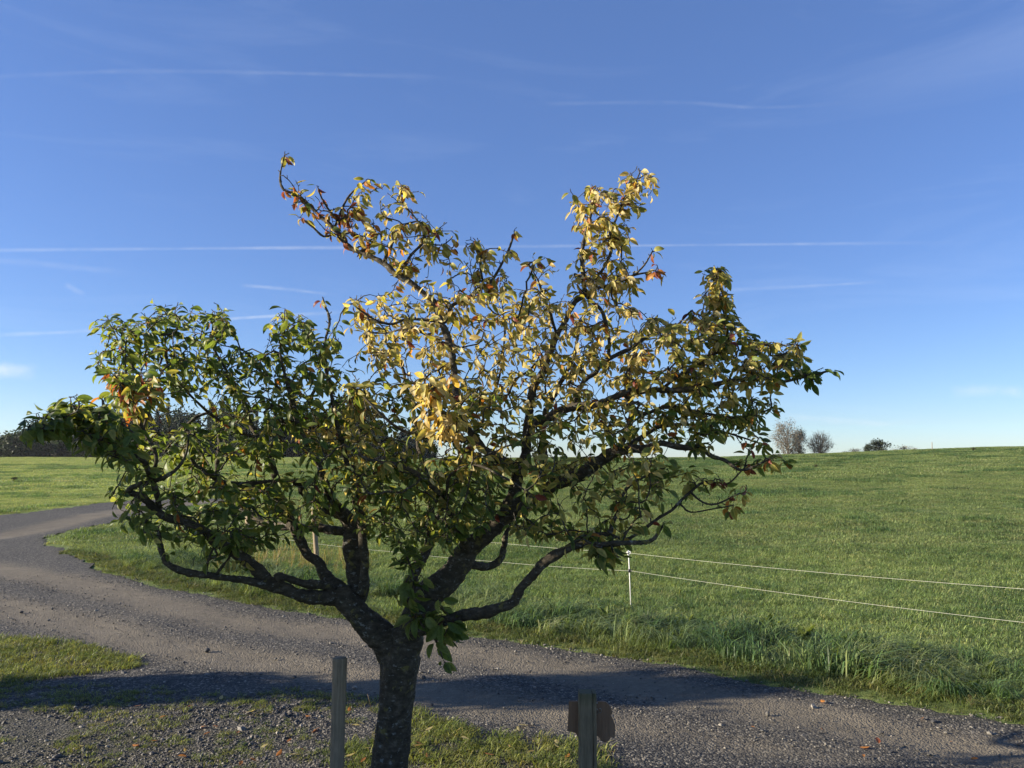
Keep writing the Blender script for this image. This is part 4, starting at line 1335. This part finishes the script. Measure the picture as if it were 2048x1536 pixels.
# leaf-bearing regions of the crown: outline in the photograph, number of leaf clusters, depth range, chances of yellow and of red
REG = [
 ([(195, 622), (250, 640), (320, 604), (400, 615), (450, 606), (470, 640), (445, 690), (500, 700), (530, 655), (565, 615), (625, 640), (668, 660), (690, 700), (690, 830), (600, 850), (450, 840), (390, 790), (330, 800), (230, 830), (212, 770), (190, 720)], 190, (4.1, 5.2), .05, .01),
 ([(220, 745), (330, 740), (330, 830), (240, 830)], 16, (3.85, 4.2), .25, .30),
 ([(30, 858), (65, 830), (125, 800), (165, 785), (230, 820), (275, 870), (250, 930), (180, 890), (110, 868), (45, 868)], 44, (3.45, 3.85), .02, 0),
 ([(225, 880), (330, 850), (600, 850), (690, 880), (690, 960), (640, 1060), (520, 1090), (380, 1075), (300, 1080), (235, 1040), (215, 1000), (240, 960)], 165, (3.95, 5.1), .07, .02),
 ([(330, 1070), (520, 1080), (500, 1130), (440, 1120), (330, 1110)], 14, (4.2, 4.5), .1, 0),
 ([(560, 345), (640, 385), (690, 420), (735, 365), (720, 400), (760, 470), (720, 520), (640, 455), (570, 390)], 30, (4.45, 4.65), .45, .45),
 ([(720, 370), (775, 360), (830, 370), (855, 420), (850, 470), (900, 440), (920, 470), (985, 480), (1035, 480), (1025, 560), (960, 610), (900, 620), (850, 590), (790, 540), (730, 500), (700, 430)], 54, (4.35, 4.7), .58, .10),
 ([(690, 600), (740, 580), (830, 575), (900, 600), (1000, 560), (1060, 570), (1150, 590), (1230, 600), (1330, 640), (1340, 780), (1200, 800), (1050, 790), (900, 800), (760, 740), (720, 700), (700, 650)], 215, (4.1, 5.4), .57, .05),
 ([(700, 740), (900, 780), (1080, 790), (1220, 800), (1330, 800), (1330, 920), (1200, 960), (1080, 950), (960, 960), (830, 950), (700, 920)], 200, (4.0, 5.3), .36, .03),
 ([(590, 830), (700, 820), (720, 900), (600, 900)], 22, (4.9, 5.3), .85, .05),
 ([(800, 740), (900, 740), (940, 880), (880, 880), (830, 830)], 20, (3.8, 4.0), .88, .05),
 ([(1140, 372), (1215, 372), (1275, 335), (1312, 352), (1295, 420), (1262, 460), (1255, 540), (1300, 560), (1250, 600), (1150, 600), (1140, 530), (1155, 480), (1140, 420)], 72, (4.4, 4.8), .62, .04),
 ([(1045, 525), (1085, 505), (1120, 560), (1070, 600)], 10, (4.35, 4.6), .5, .1),
 ([(1295, 490), (1335, 500), (1345, 545), (1300, 550)], 3, (4.35, 4.5), .3, .6),
 ([(1400, 535), (1445, 535), (1460, 610), (1480, 660), (1400, 660), (1405, 600)], 26, (4.5, 4.7), .5, .02),
 ([(1320, 640), (1400, 630), (1480, 645), (1560, 690), (1600, 680), (1608, 720), (1560, 770), (1440, 790), (1330, 790)], 105, (4.2, 4.95), .44, .02),
 ([(1560, 740), (1655, 735), (1650, 760), (1590, 775)], 12, (4.25, 4.4), .05, 0),
 ([(1320, 790), (1440, 790), (1540, 790), (1545, 830), (1500, 870), (1420, 890), (1330, 900)], 52, (4.3, 5.1), .28, .02),
 ([(1480, 880), (1540, 870), (1575, 920), (1550, 950), (1490, 930)], 12, (4.3, 4.5), .25, .15),
 ([(1080, 950), (1330, 910), (1440, 930), (1450, 970), (1350, 1000), (1250, 1080), (1230, 1120), (1180, 1120), (1050, 1070), (1000, 1040)], 62, (4.15, 4.9), .28, .03),
 ([(1400, 940), (1500, 950), (1470, 1025), (1400, 1000)], 8, (4.4, 4.55), .35, .3),
 ([(700, 930), (1000, 950), (1000, 1040), (900, 1090), (780, 1080), (700, 1040)], 105, (4.05, 5.2), .14, .01),
 ([(790, 1090), (870, 1060), (860, 1200), (800, 1180)], 10, (4.45, 4.6), .02, 0),
 ([(805, 1195), (880, 1195), (905, 1245), (900, 1290), (850, 1265), (820, 1240)], 15, (4.38, 4.52), .02, 0),
 ([(1180, 1090), (1250, 1090), (1240, 1130), (1190, 1130)], 9, (4.15, 4.3), .15, .02),
]
clusters = []
BIG = {1: 1.15, 2: 1.15, 10: 1.2, 22: 1.35, 23: 1.6, 24: 1.3, 5: .9}
for ri, (poly, cnt, (y0, y1), py_, pr_) in enumerate(REG):
    A = np.array(poly, float)
    lo, hi = A.min(0), A.max(0)
    got = 0
    cnt = int(cnt * (2.75 if cnt > 15 else 1.1))
    while got < cnt:
        p = rt.uniform(lo, hi)
        if inside(A, p[0], p[1]):
            bare_ = rt.random() < (.62 if ri == 5 else .16)
            clusters.append((at(p[0], p[1], rt.uniform(y0, y1)), -1 if bare_ else py_, pr_, BIG.get(ri, 1.0)))
            got += 1
k0 = 0
for nm, L in LIMBS.items():
    n = len(spline(pts3(L), .03))
    e_ = nodes[k0 + n - 1]
    px_, py2 = to_px(e_)
    hit = [(a_, b_) for poly, _, _, a_, b_ in REG if inside(np.array(poly, float), px_[0], py2[0])]
    a_, b_ = hit[0] if hit else ((.4, .35) if px_[0] > 500 and py2[0] < 700 else (.1, .05))
    if nm != 'stub' and nm[-4:] != 'fork': clusters.append((e_ + rt.normal(0, .004, 3) + ndir[k0 + n - 1] * .015, a_, b_, 1.0))
    for i in range(n):
        if nrad[k0 + i] < .0105 and rt.random() < .12:
            px_, py2 = to_px(nodes[k0 + i])
            hit = [(a_, b_) for poly, _, _, a_, b_ in REG if inside(np.array(poly, float), px_[0], py2[0])]
            if hit: clusters.append((nodes[k0 + i] + rt.normal(0, .02, 3), *hit[0], 1.0))
    k0 += n
CPTS = np.array([c[0] for c in clusters])
NA = np.array(nodes)
d0 = np.array([np.min(np.linalg.norm(NA - p, axis=1)) for p in CPTS])
order = np.argsort(d0)
cap = len(nodes) + 60000
NP = np.zeros((cap, 3)); ND = np.zeros((cap, 3)); NR = np.zeros(cap); PAR = np.full(cap, -1); ISL = np.zeros(cap, bool)
m = len(nodes)
NP[:m] = NA; ND[:m] = np.array(ndir); NR[:m] = nrad; ISL[:m] = True
load = np.zeros(cap)
tips = []
for ci in order:
    p = CPTS[ci]
    dv = p - NP[:m]
    dist = np.linalg.norm(dv, axis=1)
    cosang = (dv * ND[:m]).sum(1) / (dist + 1e-9)
    cost = dist * (1.25 - .35 * np.clip(cosang, -1, .9)) + .02 * ISL[:m]
    i = int(np.argmin(cost))
    q, L = NP[i], dist[i]
    nseg = max(2, int(L / .035))
    h0 = ND[i] * .5 + (p - q) / max(L, 1e-6)
    h0 /= np.linalg.norm(h0)
    prev = i
    c1 = q + h0 * L * .4 + np.array((0, 0, .03 * L))
    for s_ in range(1, nseg + 1):
        t = s_ / nseg
        w = (1 - t) ** 2 * q + 2 * t * (1 - t) * c1 + t * t * p
        w = w + rt.normal(0, .0045, 3) * (1 if s_ < nseg else 0)
        NP[m] = w
        dd_ = w - NP[prev]
        ND[m] = dd_ / (np.linalg.norm(dd_) + 1e-9)
        PAR[m] = prev
        prev = m
        m += 1
    tips.append((prev, ci))
# pipe-model radii
load = np.zeros(m)
for tnode, _ in tips: load[tnode] += 1
for i in range(m - 1, -1, -1):
    if PAR[i] >= 0: load[PAR[i]] += load[i]
rad = .0019 * np.maximum(load, 1) ** .36
tw = MB()
for i in range(len(nodes)):
    if NR[i] < .014 and rt.random() < .55:
        a = rt.normal(size=3); a -= ND[i] * a.dot(ND[i]); a /= np.linalg.norm(a) + 1e-9
        a = a + ND[i] * .5 + np.array((0, 0, .2)); a /= np.linalg.norm(a)
        l = NR[i] + rt.uniform(.006, .03)
        v, f = tube([NP[i] - TL, NP[i] - TL + a * l * .7, NP[i] - TL + a * l], [.003, .0024, .0032], 4)
        tw.add(v, f)
done = np.zeros(m, bool)
for tnode, _ in tips:
    chain = [tnode]
    i = tnode
    while PAR[i] >= 0 and not done[i]:
        done[i] = True
        i = PAR[i]
        chain.append(i)
    if len(chain) < 2: continue
    ch = chain[::-1]
    P = NP[ch] - TL
    R = rad[ch].copy()
    R[0] = min(R[0], R[1] * 1.3) if len(R) > 1 else R[0]
    R = R * (1 + .18 * rt.random(len(R)))
    v, f = tube(P, R, 5, False, 0)
    tw.add(v, f)
    for i in ch[1:]:                          # short fruiting spurs
        if rt.random() < .5:
            a = rt.normal(size=3); a -= ND[i] * a.dot(ND[i]); a /= np.linalg.norm(a) + 1e-9
            a = a + ND[i] * .6 + np.array((0, 0, .3))
            a /= np.linalg.norm(a)
            l = rt.uniform(.006, .026)
            v, f = tube([NP[i] - TL, NP[i] - TL + a * l * .7, NP[i] - TL + a * l], [.0024, .0021, .0028], 4)
            tw.add(v, f)
o = obj('twigs', tw.build('twigs', M_bark), tree)
tag(o, kind='stuff')


# ---- leaves
limb_leaf = []
def leaf_shape(seed, flat=False):
    r = np.random.default_rng(seed)
    n = 8
    t = np.linspace(0, 1, n)
    w = np.sin(math.pi * t ** .85) ** .8 * .225 * r.uniform(.7, 1.2)
    w[0], w[-1] = .012, .002
    fold = r.uniform(.15, .6)
    curl = r.uniform(.2, 1.6)
    if flat: fold, curl = fold * .45, curl * .3
    th = -curl * t
    dx = np.cos(th) / (n - 1); dz = np.sin(th) / (n - 1)
    x = np.concatenate(([0], np.cumsum(dx[1:]))); z = np.concatenate(([0], np.cumsum(dz[1:])))
    side = r.uniform(-.25, .25)
    y = side * t ** 2 * .5
    V, tt = [], []
    wav = r.uniform(0, 6)
    for i in range(n):
        for e, s_ in ((-1, 1.0), (-.5, .5), (0, 0), (.5, .5), (1, 1.0)):
            zz_ = z[i] + w[i] * s_ * fold + .012 * math.sin(9 * t[i] + wav + e * 2) * s_
            V.append((x[i], y[i] + e * w[i] * (1 - .2 * fold), zz_))
            tt.append((abs(e), t[i]))
    Fc = [(i * 5 + j, (i + 1) * 5 + j, (i + 1) * 5 + j + 1, i * 5 + j + 1) for i in range(n - 1) for j in range(4)]
    V = np.array(V)
    V[:, 0] += .28
    b = len(V)
    pet = [(0, -.008, 0), (0, .008, 0), (.29, .008, 0.002), (.29, -.008, .002), (.14, 0, -.02)]
    V = np.concatenate((V, np.array(pet)))
    Fc += [(b, b + 1, b + 4), (b + 1, b + 2, b + 4), (b + 2, b + 3, b + 4), (b + 3, b, b + 4)]
    tt += [(-1, 0)] * 5
    return V, Fc, np.array(tt)


SHAPES = [leaf_shape(500 + i) for i in range(14)]
FLAT = [leaf_shape(540 + i, True) for i in range(5)]
PAL = {
 'g': [((.125, .180, .042), (.150, .200, .048)), ((.165, .220, .052), (.195, .240, .060)), ((.085, .140, .032), (.105, .155, .038)), ((.21, .255, .065), (.26, .28, .075))],
 'm': [((.25, .28, .065), (.44, .37, .10)), ((.32, .32, .08), (.42, .37, .10)), ((.20, .24, .055), (.42, .33, .09)), ((.36, .34, .09), (.50, .40, .12))],
 'y': [((.60, .50, .18), (.66, .53, .20)), ((.64, .55, .26), (.68, .56, .26)), ((.56, .42, .13), (.60, .41, .13)), ((.70, .60, .32), (.66, .53, .24)), ((.50, .47, .15), (.60, .50, .17))],
 'r': [((.40, .14, .045), (.34, .085, .04)), ((.46, .20, .05), (.44, .16, .045)), ((.24, .07, .05), (.20, .05, .045)), ((.56, .26, .06), (.48, .18, .05))],
}


def leaf_tint(tt, pal, seed=0):
    a, b = np.array(pal[0]), np.array(pal[1])
    e = np.clip(tt[:, :1], 0, 1)
    c = a * (1 - e) + b * e
    c = np.where(tt[:, :1] < 0, np.array((.20, .06, .04)) if a[0] > .14 else np.array((.14, .10, .04)), c)
    c = np.where((tt[:, :1] == 0), c * .85, c)
    if a[0] > .19:                            # browning tips and margins
        k_ = np.clip(tt[:, 1:] * 1.7 - .95, 0, 1) * .22 + np.where(tt[:, :1] > .9, .05, 0)
        c = c * (1 - k_) + np.array((.34, .19, .075)) * k_
    return c


leaves = []                                   # (matrix 3x3, position, shape, palette key, palette index)
for tnode, ci in tips:
    _, py_, pr_, big_ = clusters[ci]
    P, D = NP[tnode], ND[tnode]
    if py_ < 0: continue
    nl = rt.integers(3, 7)
    cy = rt.random()
    a0 = rt.uniform(0, 6.28)
    for kx in range(nl):
        pos = P
        j = tnode
        back = int(rt.integers(0, 6)) if kx else 0
        for _ in range(back):
            if PAR[j] >= 0 and not ISL[j]: j = PAR[j]
        pos = NP[j]
        u = rt.random()
        cl_ = .5 * u + .5 * cy
        if rt.random() < pr_: key = 'r'
        elif cl_ < py_ * .92: key = 'y'
        elif cl_ < py_ * 1.4 + .10: key = 'm'
        else: key = 'g'
        az = a0 + kx * 2.4 + rt.normal(0, .4)
        hang = rt.uniform(.15, 1.2) if key in 'yr' else rt.uniform(-.35, 1.05)
        ax = np.array((math.cos(az), math.sin(az), 0)) * math.cos(hang) - np.array((0, 0, 1)) * math.sin(hang)
        ax = ax + D * .45
        ax /= np.linalg.norm(ax)
        nrm = np.array((0, 0, .75)) + rt.normal(0, .5, 3) + np.array((-.55, -.45, 0))
        nrm -= ax * nrm.dot(ax); nrm /= np.linalg.norm(nrm)
        sd_ = np.cross(nrm, ax)
        size = big_ * rt.triangular(.036, .063, .086) * (.92 if key in 'yr' else 1.05)
        Mx = np.stack((ax, sd_, nrm), 1) * size
        leaves.append((Mx, pos, int(rt.integers(len(SHAPES))), key, int(rt.integers(len(PAL[key])))))
# the nearest, largest-looking leaves are parts of their own; the rest one mass
app = np.array([np.linalg.norm(l[0][:, 0]) / l[1][1] * (.35 + abs(l[0][1, 2]) / np.linalg.norm(l[0][:, 2])) for l in leaves])
sep = set(np.argsort(-app)[:295].tolist())
fm = MB()
cache = {}
for i, (Mx, pos, sh, key, pi) in enumerate(leaves):
    V, Fc, tt = SHAPES[sh]
    if i in sep:
        kk = (sh, key, pi)
        if kk not in cache:
            cache[kk] = mesh('leaf', V, Fc, M_leaf, True, leaf_tint(tt, PAL[key][pi]))
        o = obj('leaf', cache[kk], tree)
        m4 = Matrix([[*Mx[r_], pos[r_] - TL[r_]] for r_ in range(3)] + [[0, 0, 0, 1]])
        o.matrix_local = m4
    else:
        fm.add(V @ Mx.T + pos - TL, Fc, leaf_tint(tt, PAL[key][pi]) * rt.uniform(.8, 1.2))
o = obj('foliage', fm.build('foliage', M_leaf), tree)
tag(o, kind='stuff')

# ------------------------------------------------------------------ fallen leaves
rf = np.random.default_rng(21)


def fallen(px, py, key, label, group, pi=None, s=None, lift=.012):
    x, y = gr(px, py)
    pi = int(rf.choice([1, 3, 3]) if key == 'r' else rf.integers(3)) if pi is None else pi
    sh = int(rf.integers(len(FLAT)))
    kk = ('f', sh, key, pi)
    if kk not in cache:
        V, Fc, tt = FLAT[sh]
        cache[kk] = mesh('leaf', V, Fc, M_leaf, True, leaf_tint(tt, PAL[key][pi]))
    o = obj('fallen_leaf', cache[kk], None, (x, y, gz(x, y) + lift + .012))
    s = s or rf.uniform(.05, .08)
    o.scale = (s, s, s)
    o.rotation_euler = (rf.normal(0, .22) + (math.pi if rf.random() < .5 else 0), rf.normal(0, .15), rf.uniform(0, 6.28))
    tag(o, label, 'leaf', group)


fallen(640, 1462, 'r', 'bright orange fallen leaf on the gravel just left of the round post', 'fallen leaves', 3, .10)
fallen(486, 1434, 'y', 'pale yellow fallen leaf beside a grass tuft on the yard gravel', 'fallen leaves', 3, .085)
fallen(1760, 1503, 'r', 'brown curled leaf on the track at the lower right', 'fallen leaves', 0, .09)
fallen(2020, 1428, 'r', 'orange leaf on the grass edge at the far right', 'fallen leaves', 1, .08)
fallen(1062, 1460, 'y', 'pale leaf on the track between trunk and sign', 'fallen leaves', 0, .08)
fallen(600, 1217, 'y', 'yellow leaf on the far grass edge below the lowest left limb', 'fallen leaves', 3, .10)
for px, py in ((330, 1440), (425, 1457), (422, 1470), (294, 1488), (281, 1497), (346, 1504), (370, 1512), (348, 1518), (470, 1475), (515, 1504), (484, 1528), (570, 1494), (603, 1520), (160, 1535), (172, 1500), (395, 1417), (440, 1408), (612, 1436), (215, 1448), (265, 1418), (622, 1512), (548, 1525), (520, 1532), (400, 1460)):
    fallen(px + rf.normal(0, 3), py, 'r' if rf.random() < .75 else 'y', 'small withered leaf lying on the dark yard gravel at lower left', 'withered leaves on the yard gravel', None, rf.uniform(.045, .07))
for px, py in ((700, 1440), (715, 1452), (690, 1455), (725, 1465), (745, 1508), (715, 1520), (735, 1530), (848, 1478), (851, 1510), (920, 1490), (850, 1506), (1018, 1512), (1035, 1478), (1112, 1492), (1125, 1512), (1140, 1520), (860, 1530), (960, 1520), (1050, 1522)):
    fallen(px + rf.normal(0, 3), py, 'r' if rf.random() < .5 else 'y', 'small withered leaf caught in the grass around the trunk', 'withered leaves in the grass by the trunk', None, rf.uniform(.045, .075), .035)
for px, py in ((1726, 1519), (1745, 1505), (1960, 1520), (1512, 1464), (1216, 1500), (1232, 1510), (1650, 1470), (1850, 1440), (1640, 1405), (1900, 1485)):
    fallen(px, py, 'r', 'tiny brown leaf scattered on the gravel track at right', 'leaves on the gravel track', None, rf.uniform(.04, .065))

# ------------------------------------------------------------------ small plants and stones
def dock(px, py, label, nl=11, s=.2, seed=0):
    r = np.random.default_rng(seed + 900)
    x, y = gr(px, py)
    e = empty('dock_plant', (x, y, gz(x, y)))
    tag(e, label, 'weed', 'broad leaved weeds in the verge')
    for i in range(nl):
        V, Fc, tt = SHAPES[i % len(SHAPES)]
        ky = ('g', [1, 3][i % 2])
        kk = ('d', i % len(SHAPES), i % 2)
        if kk not in cache:
            cache[kk] = mesh('leaf', V, Fc, M_leaf, True, leaf_tint(tt, PAL['g'][[0, 1][i % 2]]) * .85)
        az = i * 2.4 + r.normal(0, .3)
        el = r.uniform(.8, 1.4)
        ax = np.array((math.cos(az) * math.cos(el), math.sin(az) * math.cos(el), math.sin(el)))
        nr = np.array((0, 0, 1.0)) + r.normal(0, .2, 3); nr -= ax * nr.dot(ax); nr /= np.linalg.norm(nr)
        Mx = np.stack((ax, np.cross(nr, ax), nr), 1) * s * 1.15 * r.uniform(.7, 1.2)
        o = obj('leaf', cache[kk], e)
        o.matrix_local = Matrix([[*Mx[q_], 0] for q_ in range(3)] + [[0, 0, 0, 1]])


dock(1610, 1290, 'broad leaved dock plant in the long verge grass, largest one', 14, .15, 1)
dock(1640, 1335, 'dock plant with a reddish foot near the track edge', 9, .12, 2)
dock(1785, 1345, 'low broad leaved weed in the verge right of the others', 8, .11, 3)
dock(1480, 1265, 'broad leaved weed in the verge left of the largest dock', 10, .12, 4)
dock(1880, 1365, 'broad leaved weed in the verge toward the right edge', 9, .12, 5)

for i, (px, py) in enumerate(((1375, 1250), (1430, 1285), (1540, 1270), (1700, 1310), (1730, 1360), (1830, 1330), (1940, 1385), (1985, 1360), (1210, 1245), (330, 1110))):
    dock(px, py, 'small broad leaved weed half hidden in the long verge grass', 8, .10 + .03 * (i % 3), 20 + i)
x, y = gr(744, 1428)
P0 = np.array((x, y, gz(x, y)))
tip_ = at(735, 1388, y)
v, f = tube([P0 - P0, (P0 * .5 + tip_ * .5) - P0 + (.002, 0, 0), tip_ - P0], [.0022, .0018, .0022], 5)
o = obj('grass_stalk', mesh('grass_stalk', v, f, M_straw, True, np.ones((len(v), 3))), None, P0)
tag(o, 'single pale dry grass stalk between the round post and the trunk', 'grass stalk')


def rock(px, py, s, label, seed):
    import bmesh
    r = np.random.default_rng(seed)
    bm = bmesh.new()
    bmesh.ops.create_icosphere(bm, subdivisions=2, radius=1.0)
    sc_ = r.uniform(.8, 1.2, 3) * s
    for v_ in bm.verts: v_.co = Vector(np.array(v_.co) * sc_ * r.uniform(.85, 1.1))
    me = bpy.data.meshes.new('stone')
    bm.to_mesh(me); bm.free()
    me.materials.append(M_pebble)
    x, y = gr(px, py)
    o = obj('stone', me, None, (x, y, gz(x, y) + s * .4))
    tag(o, label, 'stone', 'single stones')


rock(414, 1304, .028, 'single larger stone lying on the track at left', 1)
rock(1535, 1431, .018, 'small pale stone on the track right of the sign', 2)

# ------------------------------------------------------------------ unseen casters added left of the picture for the shade: a shed and two trees
M_board = wood_mat('shade_shed_boards', (.10, .08, .06), (.17, .135, .10), (.24, .20, .15))
M_roof = plain_mat('shade_shed_felt', (.06, .06, .065), .9, .3)
shed = empty('shade_shed', (-8.6, 2.76, 0))
tag(shed, 'unseen timber board shed added left of the picture to cast shade', 'shed')
bx = lambda a, b: (np.array([(x_, y_, z_) for x_ in (a[0], b[0]) for y_ in (a[1], b[1]) for z_ in (a[2], b[2])]), [(0, 1, 3, 2), (4, 6, 7, 5), (0, 4, 5, 1), (2, 3, 7, 6), (0, 2, 6, 4), (1, 5, 7, 3)])
ry = lambda yy: 4.26 - .30 * np.clip(yy + .2, -1.5, 3)      # roof height over the shed's own y
for i in range(19):
    yy0 = -1.5 + i * .15
    v, f = bx((0, 0, 0), (.022, .145, float(ry(yy0 + .07)) - .1))
    mb_ = mesh('board', v, f, M_board, False)
    for xx0 in (0.0, -2.6):
        obj('board', mb_, shed, (xx0, yy0, 0))
v, f = bx((-2.58, -1.48, 0), (-.01, 1.33, 1))
v[:, 2] = np.where(v[:, 2] > .5, ry(v[:, 1]) - .12, 0)
obj('wall_core', mesh('wall_core', v, f, M_board, False), shed)
v, f = bx((-2.8, -1.65, 0), (.18, 1.42, 1))
v[:, 2] = ry(v[:, 1]) + np.where(v[:, 2] > .5, 0, -.1)
obj('roof', mesh('roof', v, f, M_roof, False), shed)

YG = [(.05, .085, .02), (.07, .10, .025)]
y1 = round_meshes(71, 2.2, .46, 1.60, .60, YG, 2000, .06, 40, .04, .006, 20)  # two crowns shaped and staggered so their shadows join into one band
y2 = round_meshes(72, 3.4, .52, 2.74, .64, YG, 2000, .06, 40, .034, .006, 20)
plant_tree('shadow_tree', y1, -8.4, 6.55, 1.0, .6, 'low unseen leafy tree placed left of the picture for its shadow, farther one', 'tree', None, 1.0, 0)
plant_tree('shadow_tree', y2, -8.4, 6.30, 1.0, 2.0, 'taller unseen leafy tree placed left of the picture for its shadow, beside the shed', 'tree', None, 1.0, 0)

# ------------------------------------------------------------------ thin morning haze in the air over the meadow
hm = bpy.data.materials.new('haze')
hm.use_nodes = True
hm.node_tree.nodes.clear()
ho = hm.node_tree.nodes.new('ShaderNodeOutputMaterial')
hv = hm.node_tree.nodes.new('ShaderNodeVolumePrincipled')
hv.inputs['Color'].default_value = (.93, .96, 1, 1)
hv.inputs['Density'].default_value = .00013
hv.inputs['Anisotropy'].default_value = .3
hm.node_tree.links.new(hv.outputs[0], ho.inputs['Volume'])
v, f = bx((-420, -14, -9), (420, 420, 26))
o = obj('haze', mesh('haze', v, f, hm, False))
tag(o, 'thin pale morning haze', None, None, 'stuff')
